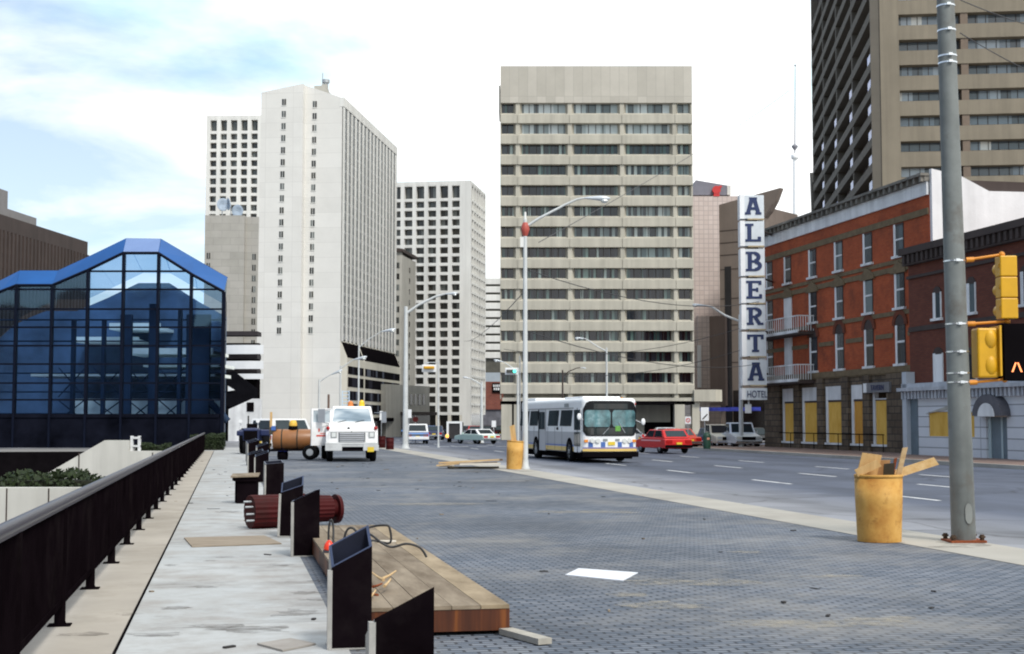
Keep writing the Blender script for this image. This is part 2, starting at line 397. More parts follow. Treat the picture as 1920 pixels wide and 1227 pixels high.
for u, v, w, h in ((572,1112,.35,.10),(600,1090,.3,.12),(560,1150,.5,.2),(420,1045,.3,.08),(395,1052,.2,.06),(330,1140,.3,.1),(240,1152,.25,.06),(470,1180,.8,.15),(400,1175,.5,.12),(520,1060,.4,.1),(430,960,.5,.2),(380,1100,.35,.08),(300,1190,.5,.1),(585,1125,.25,.06),(150,1190,.4,.08),(1807,1019,.75,.30),(1790,1026,.9,.12),(1649,1016,.7,.22),(964,882,.6,.25),(880,884,1.6,.5),(985,884,.7,.3),(320,1060,.2,.1)):
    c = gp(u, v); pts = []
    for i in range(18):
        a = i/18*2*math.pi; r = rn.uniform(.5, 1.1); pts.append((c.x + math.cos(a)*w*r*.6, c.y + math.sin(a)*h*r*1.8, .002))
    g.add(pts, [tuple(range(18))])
ST = NT('brown stain and base shade'); _c = ST.coord(False, (.6, 1.6, 1)); _k = ST.rng(ST.noise(_c, 5, 8, .8), .42, .75, 0, 1)
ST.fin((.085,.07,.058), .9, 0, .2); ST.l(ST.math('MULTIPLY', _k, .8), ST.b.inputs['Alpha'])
o = struct('stains_and_base_shade', g, ST.mat); o['kind'] = 'stuff'
# chips of wood and rubbish strewn about
g = MB(); rn = random.Random(8)
for i in range(110):
    s, t = rn.uniform(9, 70), rn.uniform(-1.2, 9.8)
    c = rd(s, t, .004); a = rn.uniform(0, 3.14); L = rn.uniform(.015, .07)*(1 if rn.random() < .88 else 2.2); w = rn.uniform(.006, .02)
    dx, dy = math.cos(a), math.sin(a); h = rn.uniform(.004, .018); m = 0 if rn.random() < .7 else 1
    b = [(c.x+dx*p*L-dy*q*w, c.y+dy*p*L+dx*q*w, 0) for p, q in ((-1,-1),(1,-1),(1,1),(-1,1))]
    g.hexa([(x, y, .001) for x, y, z in b], [(x, y, h) for x, y, z in b], m)
o = struct('debris', g, [mat('wet chips', (.03,.027,.027), .9, .3), PLANKW]); o['kind'] = 'stuff'

# ================================================================ towers
def grid_face(mb, P, us, zs, cw, bw, depth, m=0, proud=0.0):
    """egg-crate concrete: P(u, d, z) -> local point, us/zs = lines of columns and beams"""
    def bx(u0, u1, d0, d1, z0, z1):
        pts = [P(u, d, z) for u in (u0, u1) for d in (d0, d1) for z in (z0, z1)]
        xs = [min(p[i] for p in pts) for i in range(3)]; xe = [max(p[i] for p in pts) for i in range(3)]
        mb.box(xs[0], xe[0], xs[1], xe[1], xs[2], xe[2], m)
    for u in us: bx(u - cw/2, u + cw/2, -proud, depth, zs[0], zs[-1] + bw/2)
    for z in zs: bx(us[0] - cw/2 + .01, us[-1] + cw/2 - .01, -proud + .02, depth, z - bw/2, z + bw/2 - .004)
def window_mesh(name, w, h, mats, y=0.0, frame=.05, cross=None):
    mb = MB(); mb.quad((-w/2, y, -h/2), (w/2, y, -h/2), (w/2, y, h/2), (-w/2, y, h/2), 0)
    if cross:
        for x in cross: mb.box(x - .03, x + .03, y - .04, y - .005, -h/2, h/2, 1)
    return mb.mesh(name, mats)
GRIDGLASS = glassmat('grid glass', 50, [(0,(.02,.018,.015)),(.35,(.045,.04,.03)),(.6,(.07,.075,.07)),(.85,(.16,.17,.16))], .15)

# ---- tan office block in the middle
f = Frame(at(938, 790, 141), 0); OB = thing('office_block', 'tan concrete office block with stepped bands of ribbon windows at the end of the avenue', 'office building', f.o, f.rz)
x0, x1 = 0, f.fx(1301.5); ztop = f.fz(1100, 124); zb = f.fz(1100, 193); DEP = 14.0; pit = 39.45/2667*141
xs = [f.fx(u) for u in (970.6, 1068.7, 1167.8, 1268.4)]
PANELS = brickmat('tall precast panels', (.40,.375,.325), (.47,.44,.385), (.34,.32,.28), .92, 4.3, .02, .08, False, 0, .85, .1)
m = MB(); m.box(x0, x1, .02, DEP, zb, ztop); part('parapet', m, PANELS, OB)
m = MB(); m.box(f.fx(1072), f.fx(1158), 2.5, DEP-3, ztop - .2, ztop + .55); part('plant_room', m, CONC_T, OB)
m = MB(); m.box(-.16, -.02, .6, 6, f.fz(938,205), f.fz(938,158)); part('side_panel', m, CONC_T, OB)
bounds = [x0] + xs + [x1]
openings = [(f.fx(a), f.fx(b)) for a, b in ((940.5,963),(979,1061.5),(1078,1160.5),(1176.5,1259.5),(1275,1296))]
NF = 14; z_sill = [f.fz(1100, 210.5) - i*pit for i in range(NF)]; hwin = 18.4/2667*141
zlow = f.fz(1100, 752)
m = MB(); m.box(x0 + .3, x1 - .3, .95, DEP, zlow + .3, zb + .2); part('core_wall', m, CONC_T, OB)
sp = MB(); hs = pit - hwin                                  # one storey's band: face, sloped top with hipped ends
for a, b, oa, ob in zip(bounds[:-1], bounds[1:], [o[0] for o in openings], [o[1] for o in openings]):
    a2, b2 = a + (.02 if a > 0 else 0), b - (.02 if b < x1 else 0); zf = -hs*.22
    sp.hexa([(a2,0,-hs),(b2,0,-hs),(b2,.8,-hs),(a2,.8,-hs)], [(a2,0,zf),(b2,0,zf),(b2,.8,zf),(a2,.8,zf)])
    sp.hexa([(a2,0,zf),(b2,0,zf),(b2,.8,zf),(a2,.8,zf)], [(oa-.1,.55,0),(ob+.1,.55,0),(ob+.1,.8,0),(oa-.1,.8,0)])
spm = sp.mesh('spandrel', [CONC_T])
OFFG2 = glassmat('painted reflection glass', .5, [(0,(.10,.12,.13)),(.25,(.32,.37,.38)),(.5,(.5,.55,.56)),(.9,(.2,.24,.25))], .05, .6)  # top storeys: bright cloud reflection painted into the pane colours
OFFG3 = glassmat('part pale glass', .3, [(0,(.02,.03,.04)),(.3,(.10,.14,.15)),(.6,(.22,.28,.28)),(.9,(.4,.46,.45))], .05, .6)  # paler pane mix, mostly for the right-hand bays
OFFG = glassmat('ribbon glass', .26, [(0,(.008,.010,.018)),(.5,(.022,.03,.042)),(.74,(.04,.08,.08)),(.88,(.14,.22,.20)),(.96,(.32,.40,.38))], .05, .6)
wid = {}
for i in range(NF):
    part('spandrel', spm, None, OB, loc=(0, 0, z_sill[i]))
    for k, (a, b) in enumerate(openings):
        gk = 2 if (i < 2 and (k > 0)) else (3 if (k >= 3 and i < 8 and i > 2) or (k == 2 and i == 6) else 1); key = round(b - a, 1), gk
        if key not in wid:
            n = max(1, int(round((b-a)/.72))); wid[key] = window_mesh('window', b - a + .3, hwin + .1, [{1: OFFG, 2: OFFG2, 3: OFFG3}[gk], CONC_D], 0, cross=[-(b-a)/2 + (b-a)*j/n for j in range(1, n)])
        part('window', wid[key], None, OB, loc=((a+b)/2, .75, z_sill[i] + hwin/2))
for j, xp in enumerate([0.0] + xs + [x1]):                  # piers with splayed sides
    l = xp - openings[j-1][1] if j > 0 else -.02; r = openings[j][0] - xp if j < 5 else -.02
    m = MB(); m.prism([(xp - max(l*.45, 0), .16), (xp + max(r*.45, 0), .16), (xp + max(r, .02), .74), (xp - max(l, .02), .74)], zlow + .2, zb + .1, 'z')
    part('pier', m, CONC_T, OB)
for a, b in ((940,960),(963.5,976),(1264,1283),(1297,1311)):
    m = MB(); m.box(f.fx(a), f.fx(b), .1, 1.5, 0, zlow - hs*.0 - .02); part('column', m, CONC_T, OB)
m = MB(); m.box(x0 + .2, x1 - .1, .0, .9, zlow - .02, zlow + .32); part('beam', m, CONC_T, OB)
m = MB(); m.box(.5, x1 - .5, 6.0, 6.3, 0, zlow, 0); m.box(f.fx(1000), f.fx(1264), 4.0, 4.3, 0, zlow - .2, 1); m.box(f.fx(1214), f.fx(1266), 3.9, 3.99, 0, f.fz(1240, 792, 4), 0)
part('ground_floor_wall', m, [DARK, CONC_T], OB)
m = MB(); m.prism([(x1 - .1, -.4), (f.fx(1340), -.4), (f.fx(1354), .5), (f.fx(1354), 6), (x1 - .1, 6)], f.fz(1330, 753), f.fz(1330, 731), 'z'); part('canopy', m, CONC_T, OB)
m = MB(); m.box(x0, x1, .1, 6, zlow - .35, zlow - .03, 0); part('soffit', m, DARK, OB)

# ---- white hotel tower
f = Frame(at(637, 790, 150), -RAD(6.95)); HT = thing('hotel_tower', 'tall white hotel tower with two columns of tiny windows and a finned side', 'high-rise hotel', f.o, f.rz)
L = f.side(741, 500)[0]; zr = f.side(637, 179)[1]
xb = f.fx(573.5); pa = .9; xa0 = f.fx(482, 500, -pa); xa1 = f.fx(565, 500, -pa)
STONE = brickmat('white stone panels', (.655,.64,.605), (.70,.685,.65), (.57,.555,.525), 3.0, 1.6, .02, .05, False, 0, .8, .05)
m = MB(); zl = f.fz(487, 174, -pa); zm = f.fz(567, 157, -pa)
m.prism([(xa0, 0), (xa1, 0), (xa1, zm), (xa0 + .25, zl)], -pa, L*.6, 'y'); part('stair_wing', m, STONE, HT)
m = MB(); m.prism([(xa1 - .5, 0), (0, 0), (0, zr), (xb - .5, f.fz(577, 159))], 0, L, 'y'); part('wall', m, STONE, HT)
wm_ = MB(); wm_.box(-.22, .22, -.03, .0, -.34, .34, 0); wm_.box(-.28, .28, -.05, -.031, -.40, -.33, 1); wm_.box(-.02, .02, -.04, -.031, -.33, .34, 1)
wmesh = wm_.mesh('window', [GRIDGLASS, CONC_W])
for i in range(20):
    z = f.fz(530, 192 + 22.55*i, -pa)
    if i < 20: part('window', wmesh, None, HT, loc=(f.fx(530.5 - i*.26, 400, -pa), -pa, z))
    z = f.fz(588, 196 + 22.3*i); part('window', wmesh, None, HT, loc=(f.fx(588.5 - i*.22, 400), 0, z))
zp = f.side(637, 640)[1]; nst = 15; step = (L - 1.0)/nst
STRIPG = glassmat('strip glass', 50, [(0,(.03,.035,.04)),(.5,(.06,.065,.07)),(.8,(.12,.13,.13))], .15)
m = MB(); m.box(-.02, .10, .2, L - .1, zp + .2, zr - 1.0); part('glazing', m, mat('curtain glass', (.035,.042,.046), .2, .5, 1.2, spec=.25), HT)
for i in range(nst + 1):
    y = .35 + step*i; m = MB(); m.box(.10, .17, y - .34, y + .34 if i < nst else L - .02, zp, zr - .9); part('fin', m, CONC_W, HT)
for i in range(22):
    z = zp + .9 + (zr - zp - 1.8)*i/22; m = MB(); m.box(.10, .115, .5, L - .3, z, z + .75); part('spandrel', m, mat('grey panel', (.17,.175,.175), .6, .15, 1), HT)
m = MB(); m.box(-.3, .2, -.02, L, zr - .95, zr + .05); part('parapet', m, CONC_W, HT)
# flared podium
po = f.side(645, 690, 0)[0]*0 + .75
m = MB(); m.prism([(0.0, zp + .1), (po, f.side(650, 672, po)[1]), (po, 0), (0, 0)], .03, L - .02, 'y'); part('podium', m, CONC_C, HT)
zf1, zf2 = f.side(650, 672, po)[1], zp
def flare(y0, y1):
    m = MB(); q = .04
    a = [(.06+q, y0, zf2 - .05), (.06+q, y1, zf2 - .05), (po - .02+q, y1, zf1 + .12), (po - .02+q, y0, zf1 + .12)]
    m.slab(a, .05); return m
yp = f.side(683, 700, po)[0]
for a, b in ((.25, yp - .35), (yp + .35, L - .5)): part('sloped_window', flare(a, b), mat('dark sloped glass', (.006,.005,.006), .6, .2, spec=0), HT)
for va, vb in ((686, 701), (707, 725), (733, 750), (757, 776)):
    za, z_b = f.side(650, va, po)[1], f.side(650, vb, po)[1]
    for a, b in ((.4, yp - .4), (yp + .4, L - .6)):
        m = MB(); m.box(po - .02, po + .03, a, b, z_b, za); 
        part('window', m, glassmat('podium glass', .9, [(0,(.012,.011,.013)),(.6,(.03,.03,.04)),(.85,(.10,.11,.14))], .5, 0, axis=1), HT)
m = MB(); m.box(po + .04, po + 1.2, .5, L, f.side(650, 790, po)[1], f.side(650, 783, po)[1] , 0); part('canopy', m, BLACK, HT)
m = MB(); m.box(po - .01, po + .05, .5, L - .5, .1, f.side(650, 790, po)[1]); part('shop_front', m, mat('shop front glass', (.03,.02,.015), .2, .6, 1.5), HT)
m = MB(); m.cyl((f.fx(611,150,3), 3, zr), (f.fx(611,150,3), 3, f.fz(611,156,3)), .3, .26); m.cyl((f.fx(611,150,3), 3, f.fz(611,156,3)), (f.fx(611,150,3), 3, f.fz(611,150,3)), .42); part('flue', m, STEEL, HT)
m = MB(); m.box(f.fx(589,160,2), f.fx(604,160,2), 2, 6, zr-1, f.fz(600,161,2)); m.prism([(2,f.fz(604,158,2)),(2.05,zr-.5),(6,zr-.5)], f.fx(603,160,2), f.fx(613,160,2), 'x'); part('plant_room', m, CONC_G, HT)
m = MB(); m.tube([(f.fx(605,150,4), 4, zr), (f.fx(605,150,4), 4, f.fz(605,137,4))], .05); part('aerial', m, STEEL, HT)

# ---- white egg-crate towers
def crate_tower(name, label, f, us, v_top, pitch, rows, top_h, D, sideL=None, scols=0, zmin=0, extra_left=0):
    T = thing(name, label, 'office tower', f.o, f.rz, 'white egg crate office towers'); k = D/2667
    xs = [f.fx(u) for u in us]; zt = f.fz(us[-1], v_top); cw = 7.5*k
    zs = [zt]; zs.append(zt - top_h*k)
    while len(zs) < rows + 1: zs.append(zs[-1] - pitch*k)
    zs = zs[::-1]; m = MB(); dep = .85
    grid_face(m, lambda u, d, z: (u, d, z), xs, zs, cw, 5.5*k, dep)
    xl, xr = xs[0], xs[-1] + (cw/2)
    if sideL:
        ys = [cw/2 + (sideL - cw)*i/scols for i in range(scols + 1)]
        grid_face(m, lambda u, d, z: (xr2 - d, u, z), ys, zs, cw*.42, 4*k, .5) if False else None
    part('facade_grid', m, CONC_W, T)
    m = MB(); m.box(xl - extra_left, xr - .02, dep, (sideL or 16) - .05, 0, zt + 3*k, 0); m.box(xl - cw/2 - extra_left, xr, .005, (sideL or 16), zt - .4*k, zt + 6*k, 0)
    if sideL: m.box(xs[-1] + cw/2 - .02, xs[-1] + cw/2 + 14*k, .0, 2.2*k*4, 0, zt + 6*k, 0)
    part('wall', m, CONC_W, T)
    win = {}; n = 0; rest = MB()
    for i in range(len(zs) - 2, -1, -1):
        for j in range(len(xs) - 1):
            w, h = xs[j+1] - xs[j], zs[i+1] - zs[i]
            if n < 100:
                kk = round(w, 2), round(h, 2)
                if kk not in win: win[kk] = window_mesh('window', w, h, [GRIDGLASS, CONC_W])
                part('window', win[kk], None, T, loc=((xs[j]+xs[j+1])/2, dep - .06, (zs[i]+zs[i+1])/2))
            else:
                rest.quad((xs[j], dep-.06, zs[i]), (xs[j+1], dep-.06, zs[i]), (xs[j+1], dep-.06, zs[i+1]), (xs[j], dep-.06, zs[i+1]))
            n += 1
    if rest.f:
        o = part('lower_windows', rest, mat('low grid glass', (.035,.032,.028), .15, .7, .35, spec=.6), T); o['kind'] = 'stuff'
    return T, zs, cw, xs
f = Frame(at(865, 790, 200), -RAD(8.9)); k = 200/2667
Lg = f.side(908.5, 500, f.fx(880))[0]
T, zs, cw, xs_ = crate_tower('office_tower', 'white egg crate tower between the hotel tower and the tan block', f, [732, 753.5, 775.8, 798, 820.6, 843, 865], 345, 17.6, 24, 29, 200, Lg, 6)
xr2 = xs_[-1] + cw/2 + 14*k
m = MB(); ys = [8.8*k + (Lg - 8.8*k - .3)*i/6 for i in range(7)]
grid_face(m, lambda u, d, z: (xr2 - d, u, z), ys, zs, .55, .3, .45); m.box(xr2 - 1.2, xr2 - .003, .012, 8.8*k - .3, 0, zs[-1] + 6*k); m.box(xr2 - 1, xr2 - .02, .3, Lg, zs[-1] - .1, zs[-1] + 6*k)
part('side_grid', m, CONC_W, T)
m = MB(); m.box(xr2 - .6, xr2 - .46, 8*k, Lg - .2, 0, zs[-1]); part('side_glazing', m, mat('side glass', (.14,.14,.12), .12, .4, .5, spec=.6), T)
for j, x in enumerate(xs_):
    m = MB(); m.box(x - cw*.42, x + cw*.42, .03, .8, 0, zs[0] - .2); part('column', m, CONC_C, T)
m = MB(); m.box(xs_[0], xs_[-1], .82, .86, 0, zs[0]); part('lobby_glazing', m, mat('lobby glass', (.015,.012,.012), .15, .3), T)

f = Frame(at(384, 790, 230), -RAD(3)); k = 230/2667
T2, zs2, cw2, xs2 = crate_tower('office_tower', 'white egg crate tower behind the hotel tower, above the windowless stone block', f, [385.5, 405, 424.2, 443.8, 463.2, 482.5, 502], 222, 17.0, 16, 26, 230, None)
# ---- stone block in front of it
f = Frame(at(379, 790, 215), 0); SB = thing('stone_block', 'grey stone clad block with few windows and satellite dishes on its roof', 'building', f.o, 0); k = 215/2667
zt = f.fz(420, 404)
GST = brickmat('grey stone courses', (.36,.345,.31), (.42,.40,.365), (.30,.285,.26), 2.6, 1.1, .03, .1, False, .5, .85, .05)
m = MB(); m.box(0, f.fx(456), 0, 12, 0, zt); m.box(f.fx(456), f.fx(500), .8, 12, 0, f.fz(470, 407, .8)); part('wall', m, GST, SB)
m = MB(); m.box(-.28, .28, -.04, 0, -.45, .45); m.box(-.02, .02, -.06, -.041, -.45, .45, 1); wmm = m.mesh('window', [GRIDGLASS, CONC_W])
for i in range(9): part('window', wmm, None, SB, loc=(f.fx(473), .8, f.fz(473, 482 + 20.2*i, .8)))
for v in (480, 499): part('window', wmm, None, SB, loc=(f.fx(389), 0, f.fz(389, v)))
m = MB(); m.box(f.fx(391), f.fx(393), -.03, 0, f.fz(392, 445), f.fz(392, 408)); part('downpipe', m, CONC_G, SB)
dish = MB(); M0 = Matrix.Rotation(RAD(95), 4, 'X')
dish.lathe([(.02,0),(.5,.06),(.8,.17),(.98,.3),(.96,.32),(.5,.1),(.02,.04)], 18, 0, M0); d_me = dish
for i, (u, v, rz, what) in enumerate(((417, 384, .5, 'leftmost rooftop dish, facing left above the stone block'), (431.5, 383, -1.1, 'middle rooftop dish turned edge on above the stone block'), (447, 396, -.3, 'rightmost and lowest rooftop dish above the stone block'))):
    p = at(u, v, 216.5); D_ = thing('satellite_dish', what, 'satellite dish', (p.x, p.y, zt), rz, 'satellite dishes')
    hgt = p.z - zt
    part('reflector', d_me, mat('dish paint', (.42,.50,.60), .5, .08), D_, loc=(0, 0, hgt))
    m = MB(); m.cyl((0, .12, 0), (0, .12, hgt), .07); m.tube([(0,-.25,hgt),(0,-.8,hgt+.1)], .03); part('mount', m, STEEL, D_)

# ---- small buildings in the gap behind the hotel tower
f = Frame(at(751.5, 790, 188), 0); k = 188/2667
NB = thing('narrow_building', 'narrow beige building with small windows squeezed beside the hotel tower', 'building', f.o, 0)
zt = f.fz(751, 472); xr = f.fx(773); m = MB()
m.box(f.fx(735), 0, 0, 7, 0, zt); m.prism([(0, 0), (f.fx(778, 600, 8)+.0, 9.0), (0, 9.0)], 0, zt - .4, 'z'); part('wall', m, CONC_G, NB)
m = MB(); m.prism([(f.fx(735), -.35), (.15, -.35), (f.fx(779, 600, 8)+.15, 9.1), (f.fx(735), 9.1)], zt - .05, zt + .35, 'z'); part('roof', m, CONC_D, NB)
m = MB(); m.box(-.24, .24, -.04, 0, -.38, .38); w2 = m.mesh('window', [GRIDGLASS])
for i in range(12): part('window', w2, None, NB, loc=(f.fx(745), 0, f.fz(745, 498 + 20.6*i)))
for i in range(12):
    a = Vector((f.fx(778, 600, 8), 9.0, 0)); q = .55; m = MB()
    m.box(-.3, .3, -.03, 0, -.35, .35); o = part('window', m, GRIDGLASS, NB, loc=(a.x*q+.02, a.y*q, f.fz(745, 500 + 20.6*i)), rz=math.atan2(a.y, a.x))
f = Frame(at(752, 790, 170), RAD(68)); LB = thing('shop_building', 'low grey shop building with a row of slit windows behind the blue pickup', 'building', f.o, f.rz)
L = f.fx(806); zt = f.fz(752, 722); m = MB(); m.box(-4, L, 0, 8, 0, zt); part('wall', m, CONC_G, LB)
for i in range(5): m = MB(); x = L*(.18 + .15*i); m.box(x - .3, x + .3, -.05, 0, zt*.62, zt*.83); part('window', m, GRIDGLASS, LB)
m = MB(); m.box(0, L, -.06, 0, .2, zt*.42); part('shop_front', m, mat('shop front glass'), LB)
m = MB(); m.box(-.2, L + .1, -1.0, 0, zt*.42, zt*.48); part('awning', m, CONC_D, LB)

# ---- banded building and brick shop far down the avenue
f = Frame(at(905, 790, 262), 0); BB = thing('banded_building', 'far white building with dark ribbon windows between the egg crate tower and the tan block', 'building', f.o, 0)
m = MB(); zt = f.fz(920, 523); x1 = f.fx(950); m.box(0, x1, .5, 12, 0, zt); part('core_wall', m, mat('bronze glass', (.10,.095,.08), .2, .3, 1), BB)
for i in range(10):
    m = MB(); z = f.fz(920, 523 + 15.4*i + 10); z1 = f.fz(920, 523 + 15.4*i); m.box(-.1, x1, 0, 1, z, z1); m.box(-.1, x1, .1, 1, z1, z1 + .12); part('spandrel', m, CONC_W, BB)
f = Frame(at(906, 790, 240), 0); BR = thing('brick_building', 'distant red brick shop building with a sign under a grey upper wall', 'building', f.o, 0); x1 = f.fx(950)
RBR = brickmat('dark red brick', (.20,.05,.035), (.26,.07,.045), (.16,.10,.08), .6, .25, .03, .2)
m = MB(); m.box(0, x1, 0, 9, f.fz(920, 768), f.fz(920, 716)); part('wall', m, RBR, BR)
m = MB(); m.box(0, x1, -.02, 9, f.fz(920, 716), f.fz(920, 699)); part('upper_wall', m, mat('pale blue render', (.40,.45,.50), .8, .06), BR)
m = MB(); m.box(0, x1, .3, 9, 0, f.fz(920, 768)); part('shop_front', m, mat('grey shop front', (.14,.14,.16), .4, .5, 1), BR)
p = (f.fx(931.5), -.12, f.fz(931, 727)); m = MB(); m.box(-.75, .75, -.1, .1, -.85, .75, 0)
for (a, b, z) in ((-.6,-.4,.3),(-.3,-.15,.3),(-.05,.2,.3),(.3,.5,.3),(-.5,-.3,-.25),(-.2,.05,-.25),(.15,.45,-.25)): m.box(a, b, -.14, -.101, z - .2, z + .2, 1)
part('shop_sign', m, [BLACK, WHITE], BR, loc=p)

# ---- dark brown block beyond the glass hall
f = Frame(at(158, 790, 172), RAD(84.5)); DB = thing('brown_block', 'dark brown concrete block with vertical fins rising behind the glass hall', 'building', f.o, f.rz)
L = f.fx(-10); zt = f.fz(158, 452); m = MB(); m.box(L - 12, 0, 0.3, 30, 0, zt); m.box(L - 12, .0, 0, 30, zt - 1.6, zt); part('wall', m, CONC_D, DB)
n = 26
for i in range(n + 1):
    x = L*i/n; m = MB(); m.box(x - .22, x + .22, -.12, .3, 0, zt - 1.6); part('fin', m, CONC_D, DB)
for i in range(9):
    m = MB(); z = zt - 2.4 - i*1.6; m.box(L, 0, .1, .3, z, z + .55); part('spandrel', m, mat('brown spandrel', (.16,.115,.095), .8, .12), DB)
m = MB(); m.box(L - 12, f.fx(68), .25, 20, zt - .1, f.fz(68, 408, 0)); m.box(L - 12, f.fx(14), .3, 18, zt, f.fz(14, 357)); part('penthouse', m, mat('grey brown plant room', (.20,.19,.19), .8, .1), DB)

# ---- tower on the right
f = Frame(at(1662, 790, 150), -RAD(6.6)); k = 150/2667; BT = thing('brown_tower', 'tall brown concrete tower with deep window bands behind the red brick hotel', 'office tower', f.o, f.rz)
Lt = f.side(1535, 200)[0]; zt = f.fz(1662, -420); z0 = 0; fp = 48.8*k; xe = f.fx(2060)
za = f.fz(1720, 37) + fp*8
m = MB(); m.box(.02, xe, 1.3, Lt - .02, 0, zt); part('core_wall', m, CONC_D, BT)
m = MB(); m.box(0, f.fx(1695), -.05, 1.3, 0, zt); part('corner_pier', m, CONC_B, BT)
m = MB(); m.box(f.fx(1813), f.fx(1827), .1, 1.3, 0, zt); part('pier', m, mat('brown concrete pier', (.17,.13,.10), .85, .1), BT)
TG = glassmat('tower glass', 1.1, [(0,(.10,.12,.14)),(.4,(.22,.27,.32)),(.75,(.40,.46,.52)),(.93,(.75,.75,.72))], .1, .6)
for i in range(16):
    z = za - i*fp
    m = MB(); m.box(f.fx(1695), xe, .0, 1.3, z - fp*.78, z - fp*.22 ); m.prism([(0, z - fp*.22), (1.3, z - fp*.1), (1.3, z - fp*.22)], f.fx(1695), xe, 'x')
    part('spandrel', m, CONC_B, BT)
    for a, b in ((1695, 1813), (1827, 2060)):
        xa, xb_ = f.fx(a), f.fx(b); nn = int((xb_ - xa)/1.1) + 1
        part('window', window_mesh('window', xb_ - xa, fp*.52, [TG, CONC_D], 0, cross=[-(xb_-xa)/2 + (xb_-xa)*j/nn for j in range(1, nn)]), None, BT, loc=((xa+xb_)/2, 1.2, z + fp*.07))
    if z - fp*1.2 < 0: break
# deep balconies on its left side
za2 = f.side(1662, 96)[1] + fp*8
SHADEC = mat('shaded brown concrete', (.12,.108,.09), .85, .1, .35)  # darker copy of the brown concrete, with this face's shade put in
BG = mat('blue sky glass', (.045,.14,.55), .25, .25, 1, spec=.25)  # blue of the reflected sky put into the glass colour
for i in range(17):
    z = za2 - i*fp
    if z < 6: break
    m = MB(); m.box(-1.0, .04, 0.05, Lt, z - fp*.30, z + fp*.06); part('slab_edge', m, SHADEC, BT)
    if i > 7:
        for j in range(4):
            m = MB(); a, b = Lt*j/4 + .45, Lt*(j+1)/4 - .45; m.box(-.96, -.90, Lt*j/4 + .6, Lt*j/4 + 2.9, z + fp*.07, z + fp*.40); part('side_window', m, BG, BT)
for j in range(5):
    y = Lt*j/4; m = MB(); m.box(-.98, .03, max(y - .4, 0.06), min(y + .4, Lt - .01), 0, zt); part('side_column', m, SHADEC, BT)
m = MB(); m.prism([(Lt, f.side(1535, 372)[1] - 3), (Lt, f.side(1535,345)[1]), (Lt + 3.2, f.side(1526,336)[1]), (Lt + .6, f.side(1540, 400)[1] - 3)], -1.2, .0, 'x'); part('canopy', m, SHADEC, BT)

# ---- pink tiled block and brown prow right of the tan block
f = Frame(at(1296, 790, 165), 0); PB = thing('tiled_block', 'pinkish tiled building with a grey sloping plant room, just right of the tan block', 'building', f.o, 0)
TILE = brickmat('pink tiles', (.60,.50,.46), (.66,.56,.52), (.46,.38,.36), .55, .55, .04, .06, False, 0, .6, .1)
m = MB(); m.box(0, f.fx(1388), 0, 14, 0, f.fz(1340, 368)); part('wall', m, TILE, PB)
m = MB(); m.prism([(f.fx(1299), f.fz(1299,366,.5)), (f.fx(1372), f.fz(1372,366,.5)), (f.fx(1368), f.fz(1368,348,.5)), (f.fx(1308), f.fz(1308,338,.5))], .5, 8, 'y'); part('plant_room', m, mat('slate cladding', (.20,.20,.24), .6, .1), PB)
m = MB(); m.box(f.fx(1367), f.fx(1374), .4, 5, f.fz(1370,366,.5), f.fz(1370,348,.5)); part('roof_stack', m, CONC_W, PB)
p = at(1343, 357, 165.2); m = MB(); m.cyl((0,-.3,0),(0,.25,0), .48, n=20); m.box(-.34,.34,-.26,.2,-.75,-.3)
m.box(.3,.62,-.26,.2,.28,.5)
part('roof_emblem', m, mat('red roof emblem', (.62,.04,.04), .4, .1), PB, loc=(p.x - f.o.x, p.y - f.o.y, p.z))
m = MB(); m.box(f.fx(1308,600,-1), f.fx(1345,600,-1), -1.2, 0, f.fz(1320,728,-1), f.fz(1320,592,-1)); part('bay', m, TILE, PB)
m = MB(); m.box(f.fx(1306.5,600,-1), f.fx(1313,600,-1), -1.5, -1.2, f.fz(1310,727,-1), f.fz(1310,648,-1)); part('white_pier', m, WHITE, PB)
f = Frame(at(1352, 790, 152), -RAD(38)); PR = thing('prow_building', 'brown clad building with a pointed overhanging prow behind the vertical sign', 'building', f.o, f.rz)
BCL = mat('brown cladding', (.185,.15,.13), .7, .1, .6, streak=.1)
pts = [(0, 0), (f.fx(1436), 0), (f.fx(1436), f.fz(1436, 408)), (f.fx(1446), f.fz(1446, 396)), (f.fx(1457), f.fz(1457, 376)), (f.fx(1466), f.fz(1466, 352)), (0, f.fz(1352, 384))]
m = MB(); m.prism(pts, 0, .8, 'y'); m.box(.2, f.fx(1425), .8, 9, 0, f.fz(1352, 392)); part('wall', m, BCL, PR)
for v in (432, 455, 478, 505, 560, 610, 680):
    z = f.fz(1370, v); m = MB(); m.box(.05, f.fx(1392), -.02, .01, z - .05, z + .05); part('shadow_gap', m, CONC_D, PR)
m = MB(); m.box(f.fx(1360), f.fx(1372), -.04, 0, 0, f.fz(1366, 500)); part('slot_window', m, mat('dark slot glass', (.02,.02,.024), .15, .2), PR)
m = MB(); m.box(f.fx(1331,600,-.4), f.fx(1360,600,-.4), -.5, -.06, 3.5, f.fz(1345, 593, -.4)); part('dark_bay', m, CONC_D, PR)
m = MB(); m.box(f.fx(1374), f.fx(1434), -.05, 0, 0.1, f.fz(1400, 732)); part('shop_front', m, mat('lobby glass'), PR)
m = MB(); m.box(f.fx(1310), f.fx(1434), -1.2, -1.12, f.fz(1400,771), f.fz(1400, 764)); part('blue_fascia', m, mat('blue neon tubing', (.06,.08,.45), .4, .5, 2), PR)
m = MB(); m.tube([(f.fx(1452), -.1, f.fz(1452,384)), (f.fx(1478), -6, f.fz(1478,415,-6))], .06); part('stay_rod', m, CONC_D, PR)

